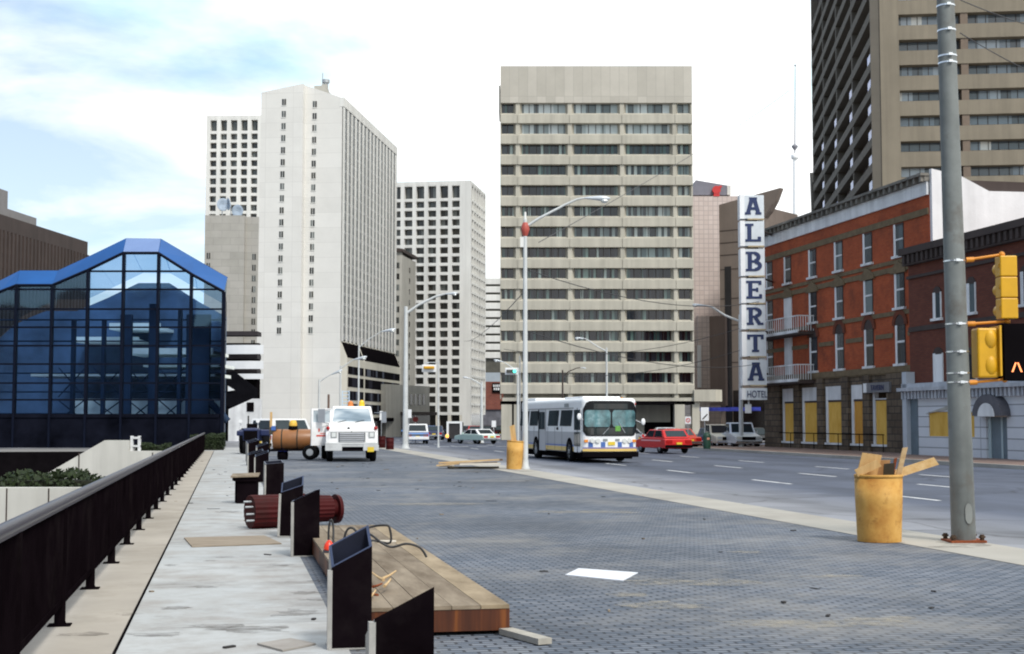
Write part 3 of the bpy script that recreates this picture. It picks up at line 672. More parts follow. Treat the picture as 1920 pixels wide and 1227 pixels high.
# ---- broadcast tower far away
p = at(1497, 790, 420); BM = thing('broadcast_tower', 'far pale broadcast tower topped by a needle mast, left of the brown tower', 'tower', (p.x, p.y, 0))
kz = lambda v: at(1497, v, 420).z
PALE = mat('pale tower', (.86,.87,.88), .7, .03)
m = MB(); m.cyl((0,0,0), (0,0,kz(300)), 1.6, .55, 12); part('shaft', m, PALE, BM)
m = MB(); m.lathe([(.5, kz(300)), (1.1, kz(298)), (1.15, kz(291)), (.5, kz(288))], 16); part('gallery', m, PALE, BM)
m = MB(); m.lathe([(.12, kz(283)), (.95, kz(276)), (.95, kz(274)), (.15, kz(270))], 12); part('crow_nest', m, mat('mast grey', (.22,.22,.25), .6, .1), BM)
m = MB(); m.cyl((0,0,kz(288)), (.45,0,kz(123)), .2, .09, 8); m.ball((.45,0,kz(123)), .3); part('mast', m, mat('mast grey'), BM)
# ================================================================ glass hall
f = Frame(at(430, 790, 100), 0); GH = thing('glass_hall', 'dark blue glass hall with a bright blue sloping gable roof behind the sunken court', 'glass pavilion', f.o, 0)
def hallglass():
    t = NT('blue hall glass'); t.t.nodes.remove(t.b)
    tr = t.n('ShaderNodeBsdfTransparent'); tr.inputs[0].default_value = (.60,.74,.90,1)
    gl = t.n('ShaderNodeBsdfGlossy'); gl.inputs['Color'].default_value = (.24,.42,.60,1); gl.inputs['Roughness'].default_value = .03
    n = t.noise(t.coord(), .25, 2); b = t.n('ShaderNodeBump'); b.inputs['Strength'].default_value = .05; b.inputs['Distance'].default_value = .3; t.l(n, b.inputs['Height']); t.l(b.outputs[0], gl.inputs['Normal'])
    mx = t.n('ShaderNodeMixShader'); mx.inputs[0].default_value = .16; t.l(tr.outputs[0], mx.inputs[1]); t.l(gl.outputs[0], mx.inputs[2])
    t.l(mx.outputs[0], t.out.inputs['Surface']); return t.mat
HG = hallglass()
MUL = mat('dark blue mullion', (.005,.007,.016), .5, .2, spec=.06)
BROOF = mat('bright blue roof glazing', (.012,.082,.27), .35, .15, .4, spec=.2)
BROOF_L = mat('sky lit roof glazing', (.16,.24,.45), .10, .08, .4, spec=.8)  # apex band: sky reflection put into a paler base colour
ZB = -4.5; SK = -4.6
inn = [(-90,547+66),(-40,567),(0,547.6),(31,535.5),(98,535.5),(165,507),(231,475),(297,475),(360,515),(420,547.6)]
out = [(-90,528+66),(-40,548),(0,528),(37.5,509),(109,509),(172,480),(237,448.5),(301.5,449.5),(362,485),(426,521.5)]
I = [f.front(u, v) for u, v in inn]; O = [f.front(u, v, 1.7) for u, v in out]
gl = MB(); k = len(I)
gl.add([(x, 0, z) for x, z in I] + [(x, 0, 2.35) for x, z in I], [(i, i+1, i+1+k, i+k) for i in range(k-1)]); part('glass_wall', gl, HG, GH)
for i in range(k-1):
    m = MB(); m.slab([(I[i][0],0,I[i][1]), (I[i+1][0],0,I[i+1][1]), (O[i+1][0],1.7,O[i+1][1]), (O[i][0],1.7,O[i][1])], .06)
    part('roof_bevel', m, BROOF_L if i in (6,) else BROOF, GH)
m = MB(); m.tube([(x,-.03,z) for x, z in I], .11, 6); part('glass_edge_trim', m, MUL, GH)
m = MB(); m.tube([(x,1.72,z) for x, z in O], .07, 6); part('roof_edge_trim', m, MUL, GH)
m = MB()
for i in range(k-1): m.slab([(O[i][0],1.75,O[i][1]), (O[i+1][0],1.75,O[i+1][1]), (O[i+1][0]+SK,24,O[i+1][1]), (O[i][0]+SK,24,O[i][1])], -.12)
RG = NT('clear roof glazing'); RG.t.nodes.remove(RG.b); _a = RG.n('ShaderNodeBsdfTransparent'); _a.inputs[0].default_value = (.70,.78,.86,1); RG.l(_a.outputs[0], RG.out.inputs['Surface'])
part('roof', m, RG.mat, GH)
xr = I[-1][0]; xo = O[-1][0]
m = MB(); m.hexa([(xr-.15,-.02,ZB),(xr+.12,-.02,ZB),(xo+.15+SK,24,ZB),(xo-.1+SK,24,ZB)], [(xr-.15,-.02,I[-1][1]),(xr+.12,-.02,I[-1][1]),(xo+.1+SK,24,O[-1][1]),(xo-.1+SK,24,O[-1][1])]); part('side_wall', m, MUL, GH)
def prof(x):
    for (xa, za), (xb, zb) in zip(I[:-1], I[1:]):
        if xa <= x <= xb: return za + (zb - za)*(x - xa)/(xb - xa)
    return I[0][1]
for u in (-38, 31, 98, 164.6, 231, 296.5, 358.5):
    x = f.fx(u); m = MB(); m.box(x - .08, x + .08, -.34, .12, ZB, prof(x) - .02); part('mullion', m, MUL, GH)
for v in (509, 543, 580, 614, 648.6, 683, 718.7, 750):
    z = f.fz(230, v); xs_ = [xx for xx in [I[0][0] + .1*i for i in range(int((xr - I[0][0])/.1))] if prof(xx) > z]
    m = MB(); m.box(xs_[0], min(xs_[-1], xr - .15), -.10, .08, z - .06, z + .06); part('transom', m, MUL, GH)
m = MB(); m.box(I[0][0], xr - .16, -.22, .3, ZB, 2.34); m.box(I[0][0], xr - .16, -.3, .35, 2.1, 2.36); part('plinth_wall', m, mat('dark plinth', (.007,.008,.014), .6, .7, .5, spec=0), GH)
# inside
INW = mat('hall interior white', (.86,.90,.86), .7, .1, .5); IND = mat('hall interior dark', (.026,.045,.085), .8, .3, .3, spec=.1)
INM = mat('hall interior grey', (.20,.25,.30), .8, .5, .25)
m = MB(); m.prism([(I[0][0]-3, ZB)] + [(x-3, z-.6) for x, z in I] + [(xr-3, ZB)], 15.6, 16, 'y'); part('back_wall', m, mat('hall back wall', (.06,.105,.185), .6, .95, .16), GH)
m = MB(); m.box(f.fx(95), xr - 1.2, 5.0, 5.3, f.fz(200, 778, 5), f.fz(200, 748, 5)); part('balcony_front', m, INW, GH)
for va, vb, ua, ub, y in ((700, 706, 60, 405, 7), (653, 664, 232, 400, 8), (682, 688, 270, 412, 9), (606, 618, 205, 300, 11), (632, 642, 140, 260, 12)):
    m = MB(); m.box(f.fx(ua,600,y), f.fx(ub,600,y), y, y + .25, f.fz(200, vb, y), f.fz(200, va, y)); m.box(f.fx(ua,600,y), f.fx(ub,600,y), y + .25, y + 6, f.fz(200, vb, y), f.fz(200, vb, y) + .25)
    part('gallery_slab', m, INW, GH)
m = MB(); m.box(I[0][0], xr - .5, 2, 22, ZB - .2, ZB); m.box(I[0][0], xr - 2.2, 5.3, 12, 2.2, 2.45); part('floor', m, IND, GH)
for u, w, v0 in ((286, .32, 570), (370, .85, 590), (234, .4, 590), (335, .12, 580), (192, .12, 600), (135, .12, 600)):
    x = f.fx(u, 700, 3); m = MB(); m.box(x - w, x + w, 3, 3.5, 2.3, f.fz(u, v0, 3)); part('column', m, IND, GH)
m = MB()
for ua, ub in ((240, 290), (298, 345), (175, 230), (110, 160)):
    for va, vb in ((690, 745), (745, 690), (750, 790), (790, 750)):
        m.tube([(f.fx(ua,700,4), 4, f.fz(ua, va, 4)), (f.fx(ub,700,4), 4, f.fz(ub, vb, 4))], .05, 5)
for v in (600, 640, 700, 735): m.tube([(f.fx(-20,700,4), 4, f.fz(100, v, 4)), (xr - .6, 4, f.fz(100, v, 4))], .06, 5)
m.tube([(f.fx(376,700,3.4), 3.4, f.fz(376,735,3.4)), (xr - .3, 3.4, f.fz(420, 790, 3.4))], .3, 6)
part('bracing', m, IND, GH)

# ---- parkade ramps between hall and hotel tower
f = Frame(at(360, 790, 132), 0); PK = thing('parking_ramp', 'curved parking structure with white parapets and black gaps between glass hall and hotel tower', 'parking structure', f.o, 0)
xe = f.fx(484); x0 = f.fx(330)
def curved(v0, v1, u1, mt, nm, out_=0.0, lab=None):
    m = MB(); zt, zb = f.fz(450, v0), f.fz(450, v1); n = 14; P = []
    for i in range(n + 1):
        a = i/n; x = x0 + (f.fx(u1) - x0)*a; P.append((x, 2.6*(1 - math.sin(min(1, a*1.15)*math.pi/2)) - out_))
    Q = [(x, y + .3) for x, y in P[::-1]]; m.prism(P + Q, zb, zt, 'z'); part(nm, m, mt, PK, lab)
for v0, v1 in ((647, 664), (677, 692), (701, 711)): curved(v0, v1, 494, WHITE, 'parapet')
m = MB(); m.box(x0, f.fx(474), 3.2, 4.2, 0, f.fz(450, 640)); part('core', m, DARK, PK)
for v in (620, 664, 692): m = MB(); m.box(x0, f.fx(479), 1.0, 3.2, f.fz(450, v + 8), f.fz(450, v)); part('deck', m, mat('dark soffit', (.03,.025,.028), .9, .2), PK)
m = MB(); m.prism([(f.fx(433), f.fz(433, 768)), (f.fx(477), f.fz(477, 748)), (f.fx(494), f.fz(480, 748)), (f.fx(494), 0), (f.fx(433), 0)], -.6, -.2, 'y'); part('entrance_wall', m, WHITE_O, PK)
m = MB(); m.box(f.fx(467), f.fx(480), -.66, -.6, f.fz(470, 772), f.fz(470, 755)); part('opening', m, DARK, PK)
m = MB(); m.prism([(f.fx(425), f.fz(425, 700)), (f.fx(441), f.fz(441, 697)), (xe, f.fz(482, 730)), (xe, f.fz(482, 747)), (f.fx(433), f.fz(433, 764)), (f.fx(425), f.fz(425,760))], -.15, .2, 'y')
part('stair_hood', m, mat('black stair cladding', (.007,.007,.009), .7, .3, spec=0), PK)
m = MB(); m.slab([(f.fx(430), -.2, f.fz(430,724)), (f.fx(430), -.2, f.fz(430,734)), (f.fx(443), -.2, f.fz(443,732))], .1); part('stair_light_panel', m, WHITE, PK)

# ================================================================ sunken court: terraced walls and hedges
f = Frame(at(0, 790, 24), 0)
m = MB(); m.box(-9, 1.75, 0, .3, -4.5, f.fz(60, 915)); 
for u in (20, 98): x = f.fx(u); m.box(x - .012, x + .012, -.004, .01, -4.5, f.fz(60, 915) - .01, 1)
solo('planter_wall', m, [WALLC, CONC_D], 'nearest pale concrete planter wall beyond the railing, topped by a long hedge', 'wall', f.o, 0)
f2 = Frame(at(0, 790, 46), 0); m = MB(); zt = f2.fz(220, 826); zs_ = f2.fz(300, 846)
m.prism([(f2.fx(70), f2.fz(70, 902)), (f2.fx(200), zt), (f2.fx(245), zt), (f2.fx(245), zs_), (f2.fx(312), zs_), (f2.fx(312), -4.5), (f2.fx(70), -4.5)], 0, .35, 'y')
for u in (153, 290): x = f2.fx(u); m.box(x - .02, x + .02, -.006, .01, -4.5, f2.fz(u, 849), 1)
solo('stair_wall', m, [WALLC, CONC_D], 'farther pale concrete wall with a sloping stair top beyond the railing', 'wall', f2.o, 0)
m = MB(); m.box(-.12, -.04, -.05, .05, -.5, .2); m.box(.12, .2, -.05, .05, -.5, .2); m.box(-.12, .2, -.06, .06, .1, .17); m.box(-.12, .2, -.06, .06, -.16, -.1)
p = at(252, 835, 46.2); solo('post_gate', m, [WHITE_O], 'small white post gate at the top of the stair wall', 'gate', (p.x, p.y, p.z + .1))
LEAF = NT('hedge leaves'); _v = LEAF.coord(True); _c = LEAF.ramp(LEAF.noise(_v, 9, 3), [(.3, (.007,.013,.005)), (.7, (.028,.045,.014))]); LEAF.fin(_c, .7, 0, .3)
def hedge(label, x0, x1, y0, y1, z0, z1, loc, rz=0, n=2600, ls=.05):
    rn = random.Random(int(n + x1*10)); T = thing('hedge', label, 'hedge', loc, rz)
    m = MB()
    m.box(x0 + .08, x1 - .08, y0 + .08, y1 - .08, z0, z1 - .1, 0); part('stems', m, mat('hedge stems', (.014,.016,.008), .9, .3), T)
    m = MB()
    for i in range(n):
        x, y = rn.uniform(x0, x1), rn.uniform(y0, y1); top = z1 + .06*math.sin(x*2.3) + .05*math.sin(x*7.1 + 1)
        z = z0 + (top - z0)*(rn.random()**.5)
        if y0 + .1 < y < y1 - .1 and z < top - .15: y = rn.choice((y0 + rn.uniform(-.04,.1), y1 - rn.uniform(-.04,.1)))
        s_ = ls*rn.uniform(.6, 1.5); a = Vector((rn.gauss(0,1), rn.gauss(0,1), rn.gauss(0,1))).normalized(); b = a.orthogonal().normalized(); c = Vector((x,y,z))
        m.add([c - a*s_, c + b*s_*.6, c + a*s_, c - b*s_*.6], [(0,1,2,3)])
    part('foliage', m, LEAF.mat, T)
hedge('long dark hedge along the top of the nearest planter wall', -9, 1.6, .35, 1.3, f.fz(60, 915) - .3, f.fz(60, 893), f.o, 0, 6500, .05)
hedge('short dark hedge on the farther stair wall', f2.fx(252), f2.fx(310), .4, 1.2, zs_ - .3, f2.fz(300, 832), f2.o, 0, 1800, .05)
p = rd(93, -1.2); hedge('clipped dark hedge at the far end of the railing', -1.2, 1.0, 0, 1.5, 0, 1.0, p, RZR, 2600, .07)

# ================================================================ red brick hotel
D0 = 36/(NX*(1437-960)/F*1.0 + NY); o0 = at(1437, 790, D0)
f = Frame(o0, RZR - math.pi/2); HO = thing('brick_hotel', 'old four storey red brick hotel with boarded ground floor windows beside the vertical sign', 'hotel', f.o, f.rz)
RB = brickmat('red brick', (.33,.058,.015), (.41,.083,.023), (.25,.08,.042), .34, .11, .012, .26, False, .5, .9, .2, (.14,.035,.016), .35)
ROCK = brickmat('rough brown stone', (.075,.052,.034), (.14,.105,.072), (.04,.032,.025), .7, .38, .03, .35, False, .5, .9, .5)
BELT = mat('brown stone band', (.15,.11,.062), .9, .3, 3)
xE = f.fx(1743, 450); xG = f.fx(1706, 780)
ztop = (f.fz(1450, 422) + f.fz(1735, 335))/2; zg = (f.fz(1480, 716) + f.fz(1690, 688))/2 ; zwb = ztop - 1.15
m = MB(); m.box(0, xE, 0, 14, zg, zwb + .1, 0); part('wall', m, RB, HO)
m = MB()
z4t = f.fz(1686, 415); 
def avg(vals): return sum(f.fz(u, v) for u, v in vals)/len(vals)
r4 = (avg([(1477,533),(1524,522),(1572,507),(1627,493),(1686,475)]), avg([(1477,485),(1524,467),(1572,454),(1627,437),(1686,415)]))
r3 = (avg([(1524,605),(1572,598),(1627,587),(1687,573)]), avg([(1524,549),(1572,540),(1627,522),(1687,506)]))
r2 = (avg([(1526,697),(1577,692),(1632,687),(1690,679)]), avg([(1526,628),(1577,618),(1632,609),(1690,598)]))
cx = [(f.fx(a, 500) + f.fx(b, 560) + f.fx(c, 650))/3 for a, b, c in ((1443,1443,1444),(1477,1478,1479),(1524,1524.5,1526),(1572,1573,1577),(1627,1628,1632),(1686,1688,1690))]
ww = .58
def sash(arch=False):
    """deep set sash window: white frame and jamb (0), glass (1)"""
    def mk(z0, z1, nm):
        m = MB(); h = z1 - z0
        m.box(-ww, -ww + .22, -.05, .02, 0, h, 0); m.box(ww - .04, ww, -.03, .02, 0, h, 1); m.box(-ww + .22, ww - .04, -.05, .02, h - .1, h, 1)
        m.box(-ww - .12, ww + .12, -.16, .0, -.14, -.005, 0); m.box(-ww + .22, ww - .1, -.045, .01, h*.48, h*.53, 0)
        p = MB(); p.box(-ww + .22, ww - .1, -.02, .015, 0.01, h - .1); return m.mesh('window', [WHITE_O, CONC_D]), p.mesh('pane', [WGLASS]), h
    return mk
mk = sash()
FR = {r: mk(r[0], r[1], 'w') for r in (r4, r3, r2)}
def put_window(x, r):
    o = part('window', FR[r][0], None, HO, loc=(x, 0, r[0])); part('pane', FR[r][1], None, o)
for i, x in enumerate(cx):
    put_window(x, r4)
    if i != 1: put_window(x, r3); put_window(x, r2)
# arched heads, pediments, bands
HEAD = mat('dark brick arch', (.13,.035,.016), .9, .25, 3)
for i, x in enumerate(cx):
    if i in (2,3,4,5):
        m = MB(); z = r2[1] - .25
        for k_ in range(10):
            a0, a1 = math.pi*k_/10, math.pi*(k_+1)/10; R0, R1 = ww + .0, ww + .30
            m.prism([(x + R0*math.cos(a0), z + R0*math.sin(a0)), (x + R1*math.cos(a0), z + R1*math.sin(a0)), (x + R1*math.cos(a1), z + R1*math.sin(a1)), (x + R0*math.cos(a1), z + R0*math.sin(a1))], -.09, -.0, 'y')
        m.prism([(x + ww*math.cos(math.pi*k_/10), z + ww*math.sin(math.pi*k_/10)) for k_ in range(11)], -.052, -.01, 'y', 1)
        part('window_arch', m, [HEAD, CONC_D], HO)
    if i > 0:
        m = MB(); z = r3[1]; m.prism([(x - ww - .3, z - .05), (x + ww + .3, z - .05), (x + ww + .3, z + .2), (x, z + .62), (x - ww - .3, z + .2)], -.14, .0, 'y'); part('window_hood', m, BELT, HO)
for z, h, q in ((r4[1] + .05, .34, .07), (r4[0] - .42, .22, .06), (r3[1] + .05, .3, .08), (r3[0] - .42, .24, .07), (r2[1] - .9, .26, .05), (r2[0] - .55, .36, .1), (zg - .1, .35, .14)):
    m = MB()
    if z == r2[1] - .9:
        for a, b in zip([0] + [c + ww + .3 for c in cx[2:]], [c - ww - .3 for c in cx[2:]] + [xE]): m = MB(); m.box(max(a, 0), b, -q, 0, z, z + h); part('stone_band', m, BELT, HO)
        continue
    elif q == .05: m.box(0, xE, -q, 0, z, z + h)
    else: m.box(-.05, xE - .01, -q, 0, z, z + h)
    part('stone_band', m, BELT, HO)
m = MB(); m.box(-.3, xE + .1, -.5, 0, ztop - .14, ztop, 1); m.box(-.25, xE + .05, -.26, 0, ztop - .42, ztop - .14, 1); m.box(-.1, xE, -.12, .0, zwb + .02, ztop - .42, 0)
for i in range(34):
    x = .1 + (xE - .2)*i/33; m.box(x - .09, x + .09, -.44, -.262, ztop - .44, ztop - .145, 1)
part('cornice', m, [WHITE_O, mat('weathered grey cornice', (.17,.16,.14), .85, .35, 2, streak=.3)], HO)
m = MB(); m.box(-.1, xE, 0.02, 13.9, zwb, ztop - .3); part('roof', m, CONC_D, HO)
# white painted end wall above the neighbour, stepping down
s_ = lambda u, v: f.side(u, v, xE)
pts = [(0.05, zwb - 4.6), (.05, s_(1748, 318)[1]), (s_(1800, 333)[0], s_(1800, 333)[1]), (s_(1850, 360)[0], s_(1850, 360)[1]), (s_(1925, 361)[0] + 3, s_(1925, 361)[1]), (s_(1925, 361)[0] + 3, zwb - 4.6)]
m = MB(); m.prism(pts, xE + .0, xE + .25, 'x'); part('end_wall', m, mat('white painted brick', (.70,.70,.71), .8, .10, .6, streak=.1, bump=.4), HO)
# ground floor
m = MB(); m.box(0, xG, 0, 13, 0, .45, 0); 
gx = [(1467,1491),(1504,1535),(1548,1581),(1596,1621),(1636,1666)]
G = [(f.fx(a, 780), f.fx(b, 780)) for a, b in gx]; zs0 = avg([(1480,827),(1566,831),(1652,834)]); zpt = avg([(1480,756),(1566,754),(1652,752)]); zwt = avg([(1480,730),(1520,727),(1566,724),(1608,721)])
xx = [0] + [q for g_ in G for q in g_] + [xG]
for a, b in zip(xx[0::2], xx[1::2]): m.box(a, b, -.02, 1, .45, zg - .1, 0); m.box(a + .08, b - .08, -.16, -.02, .0, zg - .15, 0) if b - a > .6 else None
for a, b in G: m.box(a, b, -.0, 1, .45, zs0, 0); m.box(a, b, .0, 1, zwt, zg, 0)
part('stone_wall', m, ROCK, HO)
for i, (a, b) in enumerate(G):
    m = MB(); m.box(a + .02, a + .3, .02, .25, zs0, zwt); m.box(b - .06, b - .01, .1, .25, zs0, zwt); m.box(a + .3, b - .06, .02, .25, zpt + .12, zwt - (.9 if i == 4 else 0)); m.box(a, b, -.1, .25, zs0 - .12, zs0)
    o = part('window_frame', m, WHITE_O, HO)
    m = MB(); m.box(a + .3, b - .06, .08, .2, zs0, zpt); part('plywood_board', m, [wood('weathered plywood', (.48,.20,.03), (.60,.33,.06), (2,2,.6)) if i in (3,) else PLY][0], o)
    m = MB(); m.box(a + .3, b - .06, .05, .2, zpt, zpt + .12); part('lintel_shadow', m, CONC_D, o)
m = MB(); m.tube([(G[0][0] + .2, -.3, zs0 + .55), (G[-1][1], -.3, zs0 + .55)], .03, 6); 
for a, b in G: m.tube([(b - .1, -.3, zs0 + .55), (b - .1, -.3, 0.1)], .025, 6)
part('guard_rail', m, BLACK, HO)
SGN = MB(); SGN.box(-1.6, 1.6, -.1, .1, -.28, .28, 0); SGN.box(-1.6, -1.2, -.14, -.101, -.26, .26, 1)
p = (f.fx(1652, 727), -.2, f.fz(1652, 727)); sg = part('tavern_sign', SGN, [mat('dusty sign board', (.17,.17,.18), .7, .2, 3), WHITE_O], HO, loc=p)
t_ = text_mb('TAVERN', .44, .01); part('lettering', t_, mat('dark blue lettering', (.02,.025,.09), .5, .1), sg, loc=(.15, -.12, -.16))
# balconies at the far corner with white doors
for r, vb, vt in ((r3, 629, 602), (r2, 716, 689)):
    z0 = f.fz(1470, vb); z1 = f.fz(1470, vt); xa, xb_ = f.fx(1437), f.fx(1502, vb, -.9)
    m = MB(); m.box(cx[1] - .62, cx[1] + .62, -.06, .0, z0 + .05, r[1] - .05); part('balcony_door', m, WHITE_O, HO)
    m = MB(); m.box(xa - .4, xb_, -1.1, -.0, z0 - .22, z0 - .04, 0); m.box(xa - .4, xb_, -1.14, -1.02, z0 - .12, z0 + .06, 1)
    bo = part('balcony', m, [CONC_D, WHITE_O], HO)
    m = MB(); m.box(xa - .4, xb_, -1.12, -1.06, z1 - .05, z1 + .02); n = 24
    for i in range(n + 1): x = xa - .4 + (xb_ - xa + .38)*i/n; m.box(x, x + .035, -1.11, -1.07, z0, z1)
    for i in range(7): y = -1.1 + i*.17; m.box(xb_ - .04, xb_, y, y + .035, z0, z1)
    m.box(xb_ - .05, xb_, -1.1, 0, z1 - .05, z1 + .02); part('balcony_railing', m, WHITE_O, bo)
m = MB(); m.box(-.5, .3, -.9, -.3, ztop - .5, ztop - .05); part('cornice_bracket', m, CONC_G, HO)

# ================================================================ vertical sign
VS = thing('vertical_sign', 'tall white vertical sign spelling ALBERTA in navy slab letters over a HOTEL plate', 'sign', (0,0,0), 0)
p0 = at(1412, 790, 92.5); VS.location = (p0.x, p0.y, 0); kS = 92.5/2667
f = Frame(p0, 0)
NAVY = mat('navy letter paint', (.016,.03,.10), .45, .1, 3); SIGNW = mat('sign face enamel', (.62,.66,.70), .4, .08, 1.5, streak=.12)
def glyph(ch, w, h, t):
    """slab serif letter from bars; origin bottom left"""
    b = []; R_ = lambda x0, x1, z0, z1: b.append([(x0,z0),(x1,z0),(x1,z1),(x0,z1)]); L_ = lambda x0, z0, x1, z1, th=t: b.append([(x0-th/2,z0),(x0+th/2,z0),(x1+th/2,z1),(x1-th/2,z1)])
    s = t*.55
    def bowl(cx, z0, z1, rx, th):
        n = 10; cz = (z0+z1)/2; rz = (z1-z0)/2
        for i in range(n):
            a0, a1 = -math.pi/2 + math.pi*i/n, -math.pi/2 + math.pi*(i+1)/n
            q = lambda a, e: (cx + (rx-e)*math.cos(a), cz + (rz-e*.8)*math.sin(a))
            b.append([q(a0,th), q(a0,0), q(a1,0), q(a1,th)])
    if ch == 'A': L_(w*.16,0,w*.45,h); L_(w*.84,0,w*.55,h); R_(w*.28,w*.72,h*.27,h*.27+s*1.2); R_(0,w*.36,0,s); R_(w*.64,w,0,s); R_(w*.26,w*.74,h-s,h)
    if ch == 'L': R_(w*.12,w*.12+t,0,h); R_(0,w*.5,h-s,h); R_(0,w*.95,0,s); R_(w*.95-t*.8,w*.95,s,h*.27)
    if ch == 'B': R_(w*.12,w*.12+t,0,h); R_(0,w*.55,h-s,h); R_(0,w*.55,0,s); R_(w*.12,w*.55,h*.5-s/2,h*.5+s/2); bowl(w*.52,h*.5-s/2,h,w*.38,t); bowl(w*.54,0,h*.5+s/2,w*.44,t)
    if ch == 'E': R_(w*.12,w*.12+t,0,h); R_(0,w*.92,h-s,h); R_(0,w*.95,0,s); R_(w*.12,w*.62,h*.5-s/2,h*.5+s/2); R_(w*.95-t*.7,w*.95,s,h*.25); R_(w*.92-t*.7,w*.92,h*.77,h-s); R_(w*.6,w*.6+t*.5,h*.38,h*.62)
    if ch == 'R': R_(w*.12,w*.12+t,0,h); R_(0,w*.55,h-s,h); R_(0,w*.42,0,s); R_(w*.12,w*.55,h*.47-s/2,h*.47+s/2); bowl(w*.52,h*.47-s/2,h,w*.40,t); L_(w*.80,0,w*.5,h*.46); R_(w*.66,w,0,s)
    if ch == 'T': R_(w*.5-t/2,w*.5+t/2,0,h); R_(w*.28,w*.72,0,s); R_(0,w,h-s,h); R_(0,t*.7,h*.72,h-s); R_(w-t*.7,w,h*.72,h-s)
    return b
rows = [('A',364,410),('L',413,461),('B',465,517),('E',520,568),('R',570,617),('T',621,668),('A',673,722)]
for ch, va, vb in rows:
    uc = 1408 + (va - 364)*.017; zt, zb = f.fz(uc, va), f.fz(uc, vb); xc = f.fx(uc + 1.5, va); w2 = 22.5*kS
    m = MB(); m.box(xc - w2, xc + w2, 0, .8, zb, zt - .08, 0); m.box(xc - w2 - .02, xc - w2 + .28, -.04, .84, zb - .02, zt - .05, 1)
    m.box(xc - w2 + .5, xc + w2, -.03, .83, zb - .09, zb + .0, 2)
    o = part('sign_box', m, [SIGNW, WHITE, mat('rusty seam', (.40,.32,.20), .7, .3, 4)], VS)
    h = (zt - zb)*.70; w = 1.08; mb = MB(); z0 = zb + (zt - zb)*.16
    for poly in glyph(ch, w, h, .27): mb.prism([(xc - w/2 + .08 + a, z0 + c) for a, c in poly], -.035 - .0015*len(mb.f)/6*.2, -.001, 'y')
    part('letter', mb, NAVY, o)
za, zb = f.fz(1412, 728), f.fz(1412, 750); xc = f.fx(1413); m = MB(); m.box(xc - 23*kS, xc + 24*kS, 0, .8, zb, za, 0); m.box(xc - 23*kS - .02, xc - 23*kS + .25, -.04, .84, zb, za, 1)
o = part('hotel_plate', m, [SIGNW, WHITE], VS); t_ = text_mb('HOTEL', .64, .012, .66); part('letter', t_, NAVY, o, loc=(xc + .17, -.05, zb + .15))
m = MB(); m.box(f.fx(1424), f.fx(1436), .2, .7, f.fz(1430, 700), f.fz(1430, 366)); part('sign_spine', m, WHITE, VS)
m = MB()
for v in (430, 520, 620, 700): z = f.fz(1430, v); m.tube([(f.fx(1432), .5, z), (f.fx(1432) + 1.2, 3.2, z)], .06)
part('wall_bracket', m, CONC_D, VS)
m = MB(); m.tube([(xc - .3, .4, zb), (xc - .3, .4, f.fz(1400,775))], .05); m.box(xc - .55, xc - .15, .3, .5, f.fz(1400,775), f.fz(1400,758)); part('hanging_lamp', m, WHITE_O, VS)

# ================================================================ brown brick neighbour
f = Frame(o0 - Vector((NX*.9, NY*.9, 0)), RZR - math.pi/2); NBR = thing('brick_shop', 'dark brown brick building with a white rusticated ground floor at the right edge', 'building', f.o, f.rz)
DBR = brickmat('dark brown brick', (.115,.030,.017), (.15,.042,.023), (.08,.034,.025), .34, .11, .012, .18, False, .5, .9, .2)
xa = f.fx(1708, 780); xb_ = f.fx(2120, 700); zt = (f.fz(1712, 480) + f.fz(1915, 398))/2; zc = (f.fz(1710, 740) + f.fz(1915, 718))/2
m = MB(); m.box(xa, xb_, 0, 12, zc, zt - .2); part('wall', m, DBR, NBR)
m = MB(); m.box(xa - .15, xb_, -.5, 0, zt - .35, zt); m.box(xa - .1, xb_, -.3, 0, zt - .9, zt - .35); m.box(xa - .05, xb_, -.12, 0, zt - 1.6, zt - 1.45)
for i in range(40): x = xa + .3 + i*.5; m.box(x - .1, x + .1, -.42, -.3, zt - .8, zt - .36)
part('cornice', m, CONC_D, NBR)
m = MB(); m.box(xa, xb_, -.07, 0, zc + 3.1, zc + 3.35); part('brick_band', m, CONC_D, NBR)
for u, va, vb, w in ((1758, 541, 597, .42), (1822, 523, 586, .42), (1925, 500, 570, .45), (1760, 655, 718, .5), (1822, 655, 712, .5)):
    z0, z1 = f.fz(u, vb), f.fz(u, va); x = f.fx(u, (va+vb)/2); m = MB(); lit = (u == 1760)
    m.box(x - w, x - w + .26, -.05, 0, z0, z1 - .2, 0); m.box(x + w - .08, x + w, -.05, 0, z0, z1 - .2, 0); m.box(x - w - .1, x + w + .1, -.16, 0, z0 - .13, z0 - .003, 0)
    n = 8; m.prism([(x + w*math.cos(math.pi*i/n), z1 - .25 + .35*math.sin(math.pi*i/n)) for i in range(n + 1)], -.045, 0, 'y', 1)
    o = part('window', m, [WHITE_O, CONC_D], NBR); m = MB(); m.box(x - w + .26, x + w - .08, -.03, 0, z0, z1 - .2); part('pane', m, WHITE if lit else WGLASS, o)
RUST = brickmat('white rusticated stone', (.60,.62,.66), (.66,.68,.72), (.30,.31,.33), 30, .52, .03, .07, False, 0, .8, .6)
pl = [(1744,1835,770,820)]
m = MB(); x1w, x2w = f.fx(1750, 795), f.fx(1836, 795); z1w, z2w = f.fz(1790, 819), f.fz(1790, 772); xd1, xd2 = f.fx(1858, 820), f.fx(1898, 820); zd = f.fz(1878, 782)
m.box(xa, x1w, -.25, 0, 0, zc); m.box(x1w, x2w, -.25, 0, 0, z1w); m.box(x1w, x2w, -.25, 0, z2w, zc); m.box(x2w, xd1, -.25, 0, 0, zc); m.box(xd1, xd2, -.25, 0, zd + .5, zc); m.box(xd2, xb_, -.25, 0, 0, zc)
part('stone_front', m, RUST, NBR)
